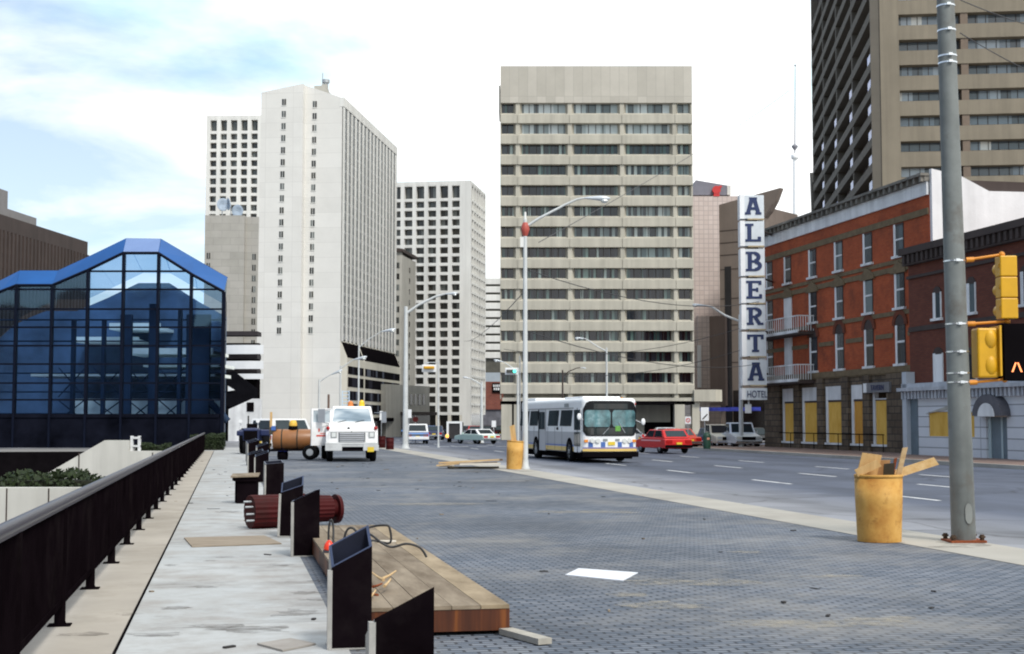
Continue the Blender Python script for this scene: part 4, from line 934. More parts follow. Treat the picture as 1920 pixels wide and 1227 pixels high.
m = MB(); m.box(x1w - .04, x2w + .04, -.20, -.05, z1w, z2w - .02); part('plywood_board', m, PLY, NBR)
m = MB(); n = 10; m.prism([(x1w - .25, z2w - .1), ((x1w+x2w)/2, z2w + .32), (x2w + .25, z2w - .1), ((x1w+x2w)/2, z2w + .12)], -.30, -.2, 'y'); part('window_arch', m, CONC_G, NBR)
m = MB(); m.box(xa - .1, xb_, -.75, -.0, zc - .02, zc + .16); m.box(xa - .05, xb_, -.5, 0, zc + .16, zc + .38)
for i in range(60): x = xa + .2 + i*.36; m.box(x - .08, x + .08, -.6, -.25, zc - .42, zc - .03)
part('shop_cornice', m, mat('grey white cornice', (.42,.44,.48), .75, .2, 2, streak=.2), NBR)
m = MB(); m.box(xd1, xd2, -.1, 0, .0, zd); 
o = part('door', m, mat('blue grey door', (.13,.17,.20), .5, .25, 1.2), NBR); m = MB(); xm = xd1 + (xd2 - xd1)*.62; m.box(xm, xm + .12, -.14, -.1, .1, zd); m.box(xd1 + .02, xd1 + .25, -.14, -.1, 0, zd); part('door_jamb', m, mat('pale door trim', (.42,.50,.52), .6, .1), o)
m = MB(); xc = (xd1 + xd2)/2; wd = (xd2 - xd1)/2
m.prism([(xc + (wd + .35)*math.cos(math.pi*i/12), zd + .05 + 1.0*math.sin(math.pi*i/12)) for i in range(13)], -.75, -.25, 'y', 0)
m.prism([(xc + wd*.8*math.cos(math.pi*i/12), zd + .02 + .62*math.sin(math.pi*i/12)) for i in range(13)], -.78, -.75, 'y', 1)
m.box(xc - .25, xc + .25, -.6, -.25, zd + .9, zc - .45, 0); part('door_hood', m, [mat('dark grey stone', (.10,.10,.115), .8, .25, 2), WHITE_O], NBR)
m = MB(); m.box(xa + .05, xa + .5, -.5, 0, 0, zc + 1.0, 0); m.box(xa + .5, xa + 1.3, -.27, -.26, 0, 3.2, 1); part('white_pilaster', m, [mat('pale blue pilaster', (.46,.50,.55), .7, .12, 1), mat('blue grey door')], NBR)

# ---- unseen block added behind the viewpoint, only to darken the hall's reflections
T = thing('added_mirror_block', 'unseen dark block added behind the viewpoint for the glass hall to mirror', 'building', (-70, -62, 0), 0)
m = MB(); m.box(-60, 52, 0, 20, 0, 18); m.box(-60, -8, 0, 20, 18, 21.5); m.box(-8, 12, 2, 18, 18, 24.5); m.box(30, 52, 0, 20, 18, 20); part('wall', m, CONC_D, T)
for i in range(5): m = MB(); m.box(-59, 51, 20, 20.06, 2.5 + i*3.2, 4.2 + i*3.2); part('added_window_band', m, mat('lobby glass'), T)
# ================================================================ railing
def flat(mb, a, b, w, z0, z1, m=0):      # upright bar between two plan points
    a, b = Vector(a[:2]), Vector(b[:2]); d = (b - a).normalized(); n = Vector((-d.y, d.x))*w/2
    q = [a - n, b - n, b + n, a + n]; mb.hexa([(p.x, p.y, z0) for p in q], [(p.x, p.y, z1) for p in q], m)
RL = thing('railing', 'long dark brown picket railing along the sunken court edge', 'railing', (0,0,0), RZR)
T0, S0, S1, STEP = -1.48, 4.0, 90.0, 2.9
m = MB(); m.box(T0 - .035, T0 + .035, S0, S1, 1.06, 1.11); m.cyl((T0, S0, 1.115), (T0, S1, 1.115), .05, n=10); part('top_rail', m, mat('rail enamel', (.016,.014,.028), .38, .15, 2, spec=.45), RL)
m = MB(); m.box(T0 - .03, T0 + .03, S0, S1, .19, .25); part('bottom_rail', m, BROWNM, RL)
post = MB(); post.box(-.045, .045, -.045, .045, .012, 1.06); post.box(-.10, .10, -.09, .09, .001, .012); post.box(-.05,.05,-.05,.05,.012,.03)
pm = post.mesh('post', [BROWNM])
pk = MB()
for i in range(32):
    y = .08 + i*.0875; pk.box(-.024, .024, y - .009, y + .009, .25, 1.06)
pkm = pk.mesh('picket_panel', [BROWNM])
s = 4.9
while s < S1:
    part('post', pm, None, RL, loc=(T0, s, 0)); part('picket_panel', pkm, None, RL, loc=(T0, s + .03, 0)); s += STEP
part('picket_panel', pkm, None, RL, loc=(T0, 4.9 - STEP + .03, 0))

# ================================================================ bollard sleeves along the plaza edge
SLV_L = mat('lit sleeve edge', (.36,.35,.33), .5, .25, 4, metal=.3)  # light on the sleeves' left sides put in as a pale tone
SLV_IN = mat('blue sleeve lining', (.008,.010,.022), .5, .3, 3, spec=.2)
def bollard(label, s, t, h_l, h_r, back=0.0, w=.33, rz=0.0, lean=0.0):
    """square steel sleeve open at the top, its rim cut on the slant"""
    T = thing('bollard_sleeve', label, 'bollard', rd(s, t), RZR + rz, 'bollard sleeves along the plaza edge'); a = w/2; e = .022
    T.rotation_euler[1] = lean
    def zt(x, y): return h_l + (h_r - h_l)*(x + a)/w + back*(y + a)/w
    def P(x, y): return (x, y, zt(x, y))
    m = MB()
    o4 = [(-a,-a),(a,-a),(a,a),(-a,a)]; i4 = [(-a+e,-a+e),(a-e,-a+e),(a-e,a-e),(-a+e,a-e)]
    for k in range(4):
        p, q, r_, u = o4[k], o4[(k+1)%4], i4[(k+1)%4], i4[k]
        mi = 0
        m.add([(*p,0),(*q,0),P(*q),P(*p)], [(0,1,2,3)], 1 if k == 3 else 0)
        m.add([P(*p),P(*q),P(*r_),P(*u)], [(0,1,2,3)], 2)
        m.add([P(*u),P(*r_),(*r_,.05),(*u,.05)], [(0,1,2,3)], 3)
    m.add([(*q,.05) for q in i4], [(0,1,2,3)], 0)
    part('sleeve', m, [BROWNM, SLV_L, mat('sleeve rim', (.05,.065,.12), .35, .2, 4, metal=.3), SLV_IN], T)
    m = MB(); m.box(-a - .03, -a + .008, -a - .004, -a + .05, 0, h_l - .02); m.box(-a-.02, a+.02, -a-.02, a+.02, 0.001, .012); part('edge_angle', m, SLV_L, T)
    return T
bollard('nearest dark bollard sleeve with a slanted top, cut off by the photo edge', 8.35, .99, .73, .90, -.14, .345, .05)
b2 = bollard('tall dark bollard sleeve with blue open rim and a blue scrap inside', 11.9, 1.0, .66, .83, .15, .33, 0)
m = MB(); m.ball((.0, .05, .58), .10, 0, 10, (1, .8, .6)); solo('blue_scrap', m, [mat('blue scrap', (.16,.26,.42), .5, .3, 8)], 'crumpled blue scrap stuffed into the open bollard sleeve', 'litter', rd(11.9, 1.0), RZR)
bollard('dark bollard sleeve in front of the maroon lamp base, pale on its left edge', 20.0, 1.06, .76, .92, -.02, .36, .02)
bollard('dark bollard sleeve leaning beside the maroon lamp base, with an open rim', 23.4, 1.0, .70, .83, .14, .35, -.06, .03)
bollard('dark square bollard sleeve next to the pale topped block', 34.0, 1.05, .85, .88, .05, .42, .1)
for i, (s, t, h, w, d) in enumerate(((44, 1.0, .86, .4, 'first of the far dark bollards past the pale topped block'), (49, .9, .8, .5, 'second dark bollard past the pale topped block'), (55, 1.25, .95, .42, 'third dark bollard past the pale topped block, near the blue tarp bundle'),
        (61, 1.0, 1.0, .45, 'fourth dark bollard past the pale topped block, close to the tractor'), (67, 1.05, .95, .45, 'last dark bollard before the blue tractor'))):
    bollard(d, s, t, h - .08, h + .06, .05, w, .05*i)
# pale topped block
p = rd(33.0, .42); T = thing('timber_block', 'dark block with a pale plank lid beside the bollards', 'block', p, RZR + .1)
m = MB(); m.box(-.24, .24, -.22, .22, 0.002, .50); m.box(-.3, .2, -.28, .25, .50, .58); part('block', m, BROWNM, T)
m = MB(); m.hexa([(-.40,-.34,.585),(.22,-.34,.60),(.34,.34,.64),(-.28,.34,.625)], [(-.40,-.34,.615),(.22,-.34,.63),(.34,.34,.67),(-.28,.34,.655)]); part('lid', m, PLANKW, T)

# maroon fluted lamp-post base lying on its side across the bollard line
p0 = gp(468, 992); p1 = gp(634, 985); LBASE = thing('lamp_base', 'maroon fluted cast iron lamp post base lying on its side behind the bollards', 'lamp post base', p0, 0)
d = Vector((p1.x - p0.x, p1.y - p0.y)); ln = d.length; LBASE.rotation_euler = (0, 0, math.atan2(d.y, d.x))
def flute(mb, x0, x1, r0, r1, cz, n=40):
    P = []
    for x, r in ((x0, r0), (x1, r1)):
        P += [(x, (r*(1 - .05*(i % 2)))*math.cos(2*math.pi*i/n), cz + (r*(1 - .05*(i % 2)))*math.sin(2*math.pi*i/n)) for i in range(n)]
    mb.add(P, [(i, (i+1)%n, n+(i+1)%n, n+i) for i in range(n)] + [tuple(range(n)), tuple(range(n, 2*n))])
rr = .29; m = MB(); flute(m, .0, ln*.60, rr, rr*.98, rr); flute(m, ln*.60, ln*.66, rr*1.02, rr*.85, rr); flute(m, ln*.66, ln*.90, rr*.84, rr*.80, rr*1.05); part('body', m, MAROON, LBASE)
m = MB(); m.cyl((ln*.90, 0, rr*1.05), (ln*.96, 0, rr*1.05), rr*.55); m.cyl((ln*.96, 0, rr), (ln*1.0, 0, rr), rr*.9, rr*.86, 24); part('flange', m, MAROON, LBASE)
for i in range(4): m = MB(); m.cyl((-.14, rr*.7*math.cos(1.9+i*.45), rr*(1 + .7*math.cos(.5 + i*.6))), (0, rr*.7*math.cos(1.9+i*.45), rr*(1 + .7*math.cos(.5+i*.6))), .018, n=8); part('anchor_bolt', m, STEEL, LBASE)

# timber platform
p = rd(12.35, 1.15); PF = thing('timber_platform', 'long low timber platform of grey weathered boards with a red brown end', 'platform', p, RZR)
L_, Wd, hh = 9.8, 1.28, .25
for i in range(5):
    m = MB(); a, b = Wd*i/5 + .003, Wd*(i+1)/5 - .003; m.box(a, b, -.02, L_, hh - .032, hh + random.uniform(-.002, .002)); part('deck_board', m, PLANKW if i < 4 else wood('yellowed board', (.17,.125,.075), (.38,.30,.20), (1.6,.5,7)), PF)
def redwood():
    t = NT('red stained timber'); v = t.coord(False, (7, 1, .35)); c = t.ramp(t.noise(v, 1.0, 5, .6), [(.3, (.030,.008,.004)), (.52, (.085,.022,.006)), (.72, (.26,.08,.013))]); return t.fin(c, .55, 0, .35)
m = MB(); m.box(0, Wd, -.012, .03, .03, hh - .034); m.box(0, .03, .03, L_, .03, hh - .034); m.box(Wd - .03, Wd, .03, L_, .03, hh - .034); part('side_board', m, redwood(), PF)
m = MB(); m.box(.05, .15, .1, L_, 0.001, .03); m.box(Wd - .15, Wd - .05, .1, L_, .001, .03); part('bearer', m, DARK, PF)
# split ends of boards sticking up, hoses, lamp
def stick(name, mb_pts, r, mt, label, cat, group=None):
    m = MB(); m.tube(mb_pts, r); return solo(name, m, [mt], label, cat, group=group)
p = rd(12.9, 1.35, hh); T = thing('wood_splinters', 'splintered wood scraps piled on the platform between the two nearest bollards', 'wood scraps', p, RZR)
rn = random.Random(3)
for i in range(9):
    m = MB(); a = rn.uniform(-.6, .6); x = rn.uniform(-.12, .12); y = rn.uniform(-.1, .9); L = rn.uniform(.08, .28); q = Vector((math.sin(a*2), math.cos(a*2), .0))*L; z9 = .006 + .016*i; m.tube([(x, y, z9), (x + q.x*.6, y + q.y*.6, z9 + .05*L), (x + q.x*1.2, y + q.y*1.2, z9 + .16*L)], lambda t: .016*(1 - .55*t), 5); part('splinter', m, PLANK if i % 3 else RUSTY, T)
def hose(label, pts, r=.014):
    P = [Vector(q) for q in pts]; out_ = []
    for i in range(len(P) - 1):
        p0, p1, p2, p3 = P[max(i-1,0)], P[i], P[i+1], P[min(i+2, len(P)-1)]
        for k in range(6):
            t = k/6; out_.append(.5*((2*p1) + (p2-p0)*t + (2*p0-5*p1+4*p2-p3)*t*t + (3*p1-p0-3*p2+p3)*t**3))
    out_.append(P[-1]); m = MB(); m.tube(out_, r, 7); solo('hose', m, [mat('black hose', (.022,.022,.024), .5, .2, 6)], label, 'hose', group='black hoses on the platform')
def hp(u, v, Y): return at(u, v, Y)
hose('black hose rising in a stiff high loop over the platform', [hp(638,1040,17.2), hp(655,1010,17), hp(690,990,17.2), hp(722,985,17.2), hp(731,992,17.2), hp(731,1018,17.2), hp(700,1014,17.2), hp(650,1014,17)])
hose('black hose trailing off the right edge of the platform', [hp(636,1052,16.5), hp(660,1008,16.4), hp(690,1001,16.4), hp(715,1018,16.3), hp(735,1026,16.3), hp(762,1020,16.3), hp(787,1027,16.3), hp(800,1045,16.3)])
hose('small black hose loop behind the blue rimmed bollard', [hp(640,1046,16.8), hp(648,1000,16.8), hp(660,990,16.8), hp(672,1004,16.8), hp(676,1030,16.8)])
hose('black hose standing upright beside the red warning lamp', [hp(618,1040,18.5), hp(616,1000,18.5), hp(620,975,18.5), hp(625,990,18.5), hp(624,1035,18.4)])
p = gp(604, 1062); T = thing('warning_lamp', 'small red warning lamp on the ground between the bollards', 'warning lamp', rd(17.6, 1.22), RZR)
m = MB(); m.box(-.07, .07, -.06, .06, .0, .28); part('battery_box', m, mat('grey lamp box', (.03,.03,.04), .6, .2), T)
m = MB(); m.lathe([(.06,.28),(.068,.30),(.05,.36),(.015,.40)], 12); part('lens', m, mat('red lamp lens', (.75,.05,.02), .25, .05), T)

# planks and boards
def board(label, u0, v0, u1, v1, w, th, mt, z=.002, name='plank', lift=0):
    a, b = gp(u0, v0), gp(u1, v1); d = (b - a); L = d.length; m = MB()
    m.hexa([(0,-w/2,0),(L,-w/2,lift),(L,w/2,lift),(0,w/2,0)], [(0,-w/2,th),(L,-w/2,th+lift),(L,w/2,th+lift),(0,w/2,th)])
    return solo(name, m, [mt], label, 'plank', (a.x, a.y, z), math.atan2(d.y, d.x))
board('short white painted plank end jutting out from under the platform', 948, 1189, 1022, 1209, .13, .05, mat('worn white paint', (.33,.31,.27), .8, .3, 5, dirt=(.14,.10,.06)))
def sheet(label, pts, mt, th=.014):
    q = [gp(u, v) for u, v in pts]; m = MB(); m.slab([(p.x, p.y, .003) for p in q], th); solo('board', m, [mt], label, 'board')
sheet('wide brown plywood sheet lying across the walkway near the maroon lamp base', ((345,1010),(360,1027),(528,1021),(496,1006)), wood('brown board', (.21,.165,.12), (.31,.26,.20), (1,3,3)))
board('thin pale lath lying across the walkway beside the pale topped block', 440, 901, 494, 900, .09, .02, PLANK)
sheet('diamond shaped grey board at the bottom of the walkway', ((482,1210),(530,1223),(592,1210),(545,1200)), wood('pale grey board', (.27,.245,.22), (.36,.335,.31), (2,2,2)))
board('grey plank beside the left end of the maroon lamp base', 449, 938, 480, 938, .45, .10, PLANKW)
board('pale lath lying on top of the platform', 698, 1053, 742, 1053, .10, .02, mat('pale lath', (.62,.57,.49), .8, .1, 4), z=hh + .004)
a = [gp(1060, 1078), gp(1085, 1066), gp(1196, 1074), gp(1168, 1089)]; m = MB(); m.slab([(q.x, q.y, .003) for q in a], .012); solo('white_sheet', m, [mat('white board', (.66,.68,.72), .6, .06, 2)], 'flat white board lying alone on the paving', 'board')
# pile of planks on the plaza
p = gp(880, 880); T = thing('plank_pile', 'low pile of loose planks beside the lamp post barrel', 'plank pile', p, 0); k = p.y/2667
rn = random.Random(4)
for i, (x0, x1, y, z, tl, mt) in enumerate(((-42,55,.5,.02,0,'k'),(-38,50,.1,.02,0,'k'),(-46,52,.9,.14,.05,'d'),(-58,56,.3,.20,.12,'p'),(-18,58,0,.15,.03,'w'),(-62,-20,.2,.1,.08,'p'),(-60,-30,.6,.06,.02,'w'),(10,62,.7,.26,.05,'d'))):
    m = MB(); w = .22; a, b = x0*k, x1*k
    m.hexa([(a,y,z),(b,y+.1,z+tl),(b,y+.1+w,z+tl),(a,y+w,z)], [(a,y,z+.06),(b,y+.1,z+tl+.06),(b,y+.1+w,z+tl+.06),(a,y+w,z+.06)])
    part('plank', m, {'k': mat('dark plank', (.04,.032,.02), .8, .3, 3), 'd': wood('brown plank', (.22,.14,.08), (.34,.24,.15), (1,7,7)), 'p': PLANK, 'w': mat('pale lath')}[mt], T)

# ================================================================ barrels
def barrel(name, label, cat, loc, r, h, mt, parts=True, rz=0, lean=0):
    T = thing(name, label, cat, loc, rz); T.rotation_euler = (0, lean, rz)
    m = MB(); prof = [(r*.97, .0), (r, .02), (r*1.0, h*.32), (r*1.025, h*.335), (r*1.0, h*.35), (r*1.0, h*.65), (r*1.025, h*.665), (r*1.0, h*.68), (r*1.01, h - .03)]
    if not parts: prof = [(r*.93, 0), (r*.96, h*.3), (r, h*.6), (r*1.02, h - .02)]
    n = 28; v = []; 
    m.lathe(prof + [(r*1.0, h - .03), (r*.97, h - .03), (r*.97, h*.7)], n); part('drum', m, mt, T)
    m = MB(); m.lathe([(r*.96, h - .05), (r*1.03, h - .05), (r*1.04, h - .02), (r*1.02, h), (r*.98, h), (r*.96, h - .02)], n); part('rim', m, mt, T)
    return T
def paintedrum():
    t = NT('rusting orange drum'); v = t.coord(True); n = t.noise(v, 2.2, 6, .65); c = t.ramp(n, [(.25,(.60,.37,.12)),(.5,(.52,.285,.07)),(.72,(.36,.155,.03))])
    k = t.rng(t.noise(v, 7, 7, .78), .55, .72, 0, .85); c = t.mix(k, c, (.20,.075,.02)); t.bump(t.noise(v, 1.6, 2), .5, .06); return t.fin(c, .65, 0, .25)
DRUM = paintedrum()
p = gp(1649, 1015); r_ = 43*p.y/2667; hB = 124*p.y/2667
B1 = barrel('rubbish_barrel', 'orange rubbish barrel full of broken boards beside the traffic signal pole', 'barrel', p, r_, hB, DRUM, False)
m = MB(); m.ball((0, 0, hB - .12), r_*.9, 0, 14, (1, 1, .35)); solo('barrel_rubbish', m, [mat('crumpled brown rubbish', (.30,.16,.06), .85, .5, 7, bump=.6)], 'heap of crumpled brown paper filling the orange barrel by the pole', 'rubbish', p)
kB = p.y/2667
def shard(label, u0, v0, u1, v1, w, th, mt, base=p, dy=0.0, name='broken_board'):
    a, b = at(u0, v0, base.y + dy), at(u1, v1, base.y + dy - .1); d = (b - a); s_ = Vector((d.z, 0, -d.x)).normalized()*w/2; y = Vector((0, th, 0)); m = MB()
    mid = (a + b)/2; a2, b2, m2 = a - mid, b - mid, mid
    e = .25*(b2 - a2)
    m.hexa([a2 - s_, b2 - s_ - e*.2, b2 + s_, a2 + s_], [a2 - s_ + y, b2 - s_ - e*.2 + y, b2 + s_ + y, a2 + s_ + y]); solo(name, m, [mt], label, 'board', m2)
shard('broad broken board standing at the left of the orange barrel', 1622, 905, 1636, 850, .30, .04, wood('amber board', (.50,.30,.12), (.66,.44,.20), (7,1,1)), dy=-.05)
shard('folded brown cardboard poking up from the orange barrel', 1650, 905, 1655, 862, .24, .05, wood('brown cardboard', (.38,.20,.08), (.52,.30,.14), (3,1,3)), dy=.05)
shard('dark broken board in the middle of the orange barrel', 1665, 915, 1668, 868, .16, .03, mat('dark plank'), dy=-.12)
shard('thin upright board at the right of the orange barrel', 1683, 900, 1698, 838, .075, .03, PLANK, dy=-.08)
shard('long splintered board leaning out of the orange barrel to the right', 1678, 890, 1758, 864, .13, .03, wood('split amber board', (.55,.33,.12), (.70,.50,.26), (7,1,7)), dy=.1)
shard('narrow grey lath leaning left out of the orange barrel', 1640, 905, 1618, 856, .05, .025, PLANKW, dy=.12)
shard('thin dark splinter between the boards of the orange barrel', 1672, 905, 1680, 858, .04, .03, RUSTY, dy=.0)
shard('short slanted board across the left rim of the orange barrel', 1606, 888, 1650, 868, .12, .03, wood('amber board'), dy=-.15)
p2 = gp(964, 880); r2_ = 15.5*p2.y/2667; h2 = 53*p2.y/2667
B2 = barrel('rubbish_barrel', 'orange barrel leaning against the middle lamp post', 'barrel', p2, r2_, h2, DRUM, False, lean=.05)
shard('single brown slab of wood standing in the barrel by the middle lamp post', 965, 838, 960, 797, .20, .05, wood('amber board'), base=p2)
for i, (u, v, w, what) in enumerate(((731, 843, 7.5, 'maroon drum standing right of the white truck'), (716, 840, 7, 'darker maroon drum half hidden by the white truck fender'))):
    p = gp(u, v); barrel('steel_drum', what, 'drum', p, w*p.y/2667, 22*p.y/2667, MAROON, True)

# ================================================================ traffic signal pole
PB_ = gp(1807, 1016); zk = PB_.y/2667; zv = lambda v: at(1800, v, PB_.y).z
TP = thing('signal_pole', 'big grey tapered street pole with steel straps, at the right front', 'street pole', PB_, 0); TP.rotation_euler = (0, -.013, 0)
POLE = mat('weathered grey pole paint', (.165,.178,.172), .6, .22, 2.5, streak=.5, dirt=(.10,.085,.07))
m = MB(); m.cyl((0,0,0), (0,0,10), .185, .125, 24); part('shaft', m, POLE, TP)
m = MB(); m.box(-.27, .27, -.27, .27, 0.001, .035); part('base_plate', m, RUSTY, TP)
for i, (x, y) in enumerate(((-.22,-.2),(.22,-.2),(-.22,.2),(.22,.2))): m = MB(); m.cyl((x,y,.035),(x,y,.12),.035,n=8); m.cyl((x,y,.07),(x,y,.10),.05,n=6); part('anchor_bolt', m, mat('rusted bolt', (.06,.035,.02), .8, .3, 8), TP)
m = MB(); zz = zv(962); pts = [(.055*math.cos(a), .10*math.sin(a)) for a in [2*math.pi*i/16 for i in range(16)]]
m.prism([(x, zz + z*1.15 + (.04 if z > 0 else -.04)) for x, z in pts], -.20, -.15, 'y'); part('hand_hole_cover', m, mat('hatch grey', (.20,.21,.20), .55, .15, 4), TP, loc=(.03, 0, 0))
for v in (12, 58, 106, 119, 490, 608, 660, 700, 717):
    z = zv(v); r = .187 - .006*z; m = MB(); m.cyl((0,0,z-.012), (0,0,z+.012), r + .004, n=24); m.box(-.03, .03, -r - .035, -r - .003, z - .02, z + .02); part('strap', m, ALU, TP)
def sig_arm(label_parent, v0, v1, u1, yb=-.02):
    z0, z1 = zv(v0), zv(v1); x1 = (u1 - 1803)*zk; m = MB(); m.cyl((.13, yb, z0), (x1, yb, z1), .022, n=10); m.cyl((.12, yb, z0), (.24, yb, z0 + (z1 - z0)*.1), .04, n=10); m.ball((x1, yb, z1), .05); return m
SG1 = thing('traffic_signal', 'yellow traffic signal head hung high on an orange arm, seen from behind', 'traffic signal', PB_, 0)
part('bracket_arm', sig_arm(None, 488, 478, 1885), ORG, SG1); part('bracket_arm', sig_arm(None, 608, 603, 1893), ORG, SG1)
x0, x1 = (1877 - 1803)*zk, (1909 - 1803)*zk; m = MB()
for i in range(3):
    za, zb = zv(481 + 39.5*i), zv(481 + 39.5*(i+1)); m.box(x0, x1, -.14, .12, zb + .006, za - .002)
part('housing', m, YEL, SG1, bevel=.018); 
for i in range(3):
    zc = zv(500 + 39.5*i); m = MB(); m.cyl(((x0+x1)/2, .12, zc), ((x0+x1)/2, .34, zc - .02), .095, .10, 16, caps=False); part('visor', m, YEL, SG1)
    m = MB(); m.box(x0 - .015, x0 + .004, -.1, -.06, zc - .03, zc + .03); part('hinge', m, mat('signal yellow shade', (.50,.26,.01), .5, .1), SG1)
SG2 = thing('pedestrian_signal', 'yellow pedestrian signal with a black face showing a lit orange hand shape', 'pedestrian signal', PB_, 0)
part('bracket_arm', sig_arm(None, 718, 712, 1884, -.05), ORG, SG2)
x0, x1 = (1832 - 1803)*zk, (1874 - 1803)*zk; m = MB(); m.box(x0, x1 - .03, -.13, .2, zv(709), zv(616)); part('housing', m, YEL, SG2, bevel=.03)
m = MB(); m.ball(((x0+x1)/2 + .03, -.10, zv(637)), .11, 0, 12, (1,.6,1.5)); m.ball(((x0+x1)/2 + .03, -.10, zv(686)), .11, 0, 12, (1,.6,1.5)); part('housing_bulge', m, YEL, SG2)
m = MB(); m.box(x1 - .03, x1 + .0, -.2, .28, zv(706), zv(612)); part('side_plate', m, YEL, SG2)
m = MB(); xq = (1882 - 1803)*zk; m.box(xq - .02, xq + .46, -.16, .2, zv(714), zv(608)); part('signal_box', m, BLACK, SG2, bevel=.01)
m = MB(); zc = zv(690); xc = (1902.5 - 1803)*zk; e = .012
for sgn in (-1, 1): m.slab([(xc + sgn*.004, -.166, zc + .075), (xc + sgn*.028, -.166, zc + .075), (xc + sgn*.085, -.166, zc - .07), (xc + sgn*.058, -.166, zc - .07)], .004)
NEON = NT('lit orange neon'); NEON.fin((.9,.25,.08), .4); NEON.b.inputs['Emission Color'].default_value = (1,.28,.10,1); NEON.b.inputs['Emission Strength'].default_value = 1.6
part('lit_symbol', m, NEON.mat, SG2)

# ================================================================ street lamps
def lamp(label, u, v, v_top, w_px, arm, head, paint=None, tone=STEEL, D=None, collar=False):
    """arm: list of (u,v) from the pole to the head; head: (u,v) of its tip"""
    b = gp(u, v) if D is None else at(u, 790, D); b.z = 0; Y = b.y; k = Y/2667; T = thing('street_lamp', label, 'street lamp', b, 0, 'street lamps')
    zt = at(u, v_top, Y).z; r = w_px*k/2
    m = MB(); m.cyl((0,0,0), (0,0,zt), r*1.25, r*.8, 14); part('pole', m, tone, T)
    m = MB(); m.lathe([(r*2.0, 0), (r*2.0, .05), (r*1.5, .12), (r*1.3, .35)], 14); part('base', m, tone, T)
    P = [at(a, c, Y) - b for a, c in arm]; m = MB(); m.tube(P, lambda t: r*(.62 - .2*t), 8); part('arm', m, tone, T)
    h0, h1 = P[-1], at(head[0], head[1], Y) - b; L = (h1 - h0).length; m = MB()
    n = 8; pts = [h0 + (h1 - h0)*i/n for i in range(n + 1)]; pr = [.25,.5,.62,.72,.9,1,1,.8,.3]
    m.tube(pts, lambda t: max(.05, L*.105)*pr[min(n, int(round(t*n)))], 10); part('lamp_head', m, mat('lamp head paint', (.52,.56,.60), .35, .06, 2, metal=.2), T)
    m = MB(); c = h0 + (h1 - h0)*.78; m.ball((c.x, c.y, c.z - L*.10), L*.13, 0, 10, (1.2,1,.7)); part('lamp_glass', m, LENS, T)
    if collar:
        m = MB(); z = at(u, 428, Y).z; m.lathe([(r*.9, z - .32), (.13, z - .2), (.17, z - .05), (.14, z + .1), (r*.9, z + .22)], 14); part('red_collar', m, mat('faded red collar', (.42,.08,.06), .5, .2, 4), T)
        m = MB(); m.cyl((0,0,zt), (0,0,zt + .3), r*.7, r*.4); m.box(-r*2.2, -r*.5, -.05, .05, z - .75, z - .35); part('pole_cap', m, mat('pale cap', (.70,.70,.67), .5, .05), T)
    return T
PALEP = mat('pale pole paint', (.55,.57,.57), .5, .1, 2, streak=.15)
lamp('tall pale street lamp with a red collar and long curved arm, beside the orange barrel', 985, 880, 412, 8.5, [(987,425),(1010,410),(1060,384),(1082,374),(1096,371.5)], (1144,372.5), tone=PALEP, collar=True)
lamp('pale street lamp standing left of the blue pickup', 760, 842, 575, 8.5, [(762,588),(785,572),(815,557),(834,551.5)], (858,550), tone=PALEP)
lamp('pale grey street lamp on the far kerb beside the ALBERTA sign, arm to the left', 1390, 841, 590, 7, [(1385,602),(1360,592),(1335,576),(1322,573)], (1298,571.5), tone=PALEP)
lamp('slim street lamp in front of the tan block, its arm reaching left above the bus', 1138, 0, 652, 4, [(1137,659),(1120,650),(1104,639),(1096,635)], (1078,634), tone=PALEP, D=118)
lamp('short slim lamp behind the bus roof with an arm to the right', 1055, 0, 694, 3.5, [(1056,706),(1066,697),(1080,691),(1088,689.5)], (1099,690.5), tone=CONC_D, D=125)
lamp('slim street lamp near the corner of the white egg crate tower', 903, 0, 716, 5, [(902,722),(892,715),(882,710)], (868,707), tone=PALEP, D=122)
lamp('far lamp at the left corner of the tan block with its arm to the left', 971, 0, 690, 4, [(970,696),(955,686),(944,679)], (926,675), tone=PALEP, D=115)
lamp('street lamp behind the open door of the white truck', 598, 0, 712, 4.5, [(598,717),(610,708),(620,703)], (642,694), tone=PALEP, D=112)
lamp('thin street lamp before the hotel tower podium', 638, 0, 686, 4, [(638,692),(650,683),(662,675)], (688,669), tone=PALEP, D=124)
lamp('thin far street lamp whose arm crosses the finned side of the hotel tower', 672, 0, 645, 3.5, [(673,652),(692,636),(715,622)], (742,617.5), tone=PALEP, D=128)

# horizontal signals over the road
def hsig(label, u0, v0, u1, v1, D, lit):
    c = at((u0+u1)/2, (v0+v1)/2, D); k = D/2667; w, h = (u1-u0)*k/2, (v1-v0)*k/2
    T = thing('overhead_signal', label, 'traffic signal', (c.x, c.y, c.z), 0)
    m = MB(); m.box(-w, w, 0, .06, -h, h); part('backboard', m, WHITE, T, bevel=.05)
    if lit:
        m = MB(); m.box(-w*.75, w*.8, -.15, -.001, -h*.45, h*.45); part('housing', m, mat('grey signal housing', (.06,.06,.055), .5, .2), T)
        g_ = NT('lit green lens'); g_.fin((.1,.7,.5), .3); g_.b.inputs['Emission Color'].default_value = (.12,1,.65,1); g_.b.inputs['Emission Strength'].default_value = 1.3
        m = MB(); m.cyl((w*.52, -.2, 0), (w*.52, -.151, 0), h*.5, n=16); part('green_lens', m, g_.mat, T)
    else:
        m = MB(); m.box(-w*.75, w*.75, -.2, -.001, -h*.2, h*.55); part('housing', m, YEL, T, bevel=.06)
        for x in (-.4, 0, .4): m = MB(); m.cyl((w*x*1.2, -.3, h*.15), (w*x*1.2, -.2, h*.15), h*.25, n=12); part('lens_cover', m, YEL, T)
    return T, c
T, c = hsig('horizontal yellow signal on a white backboard over the road', 791, 684, 818, 698, 100, False)
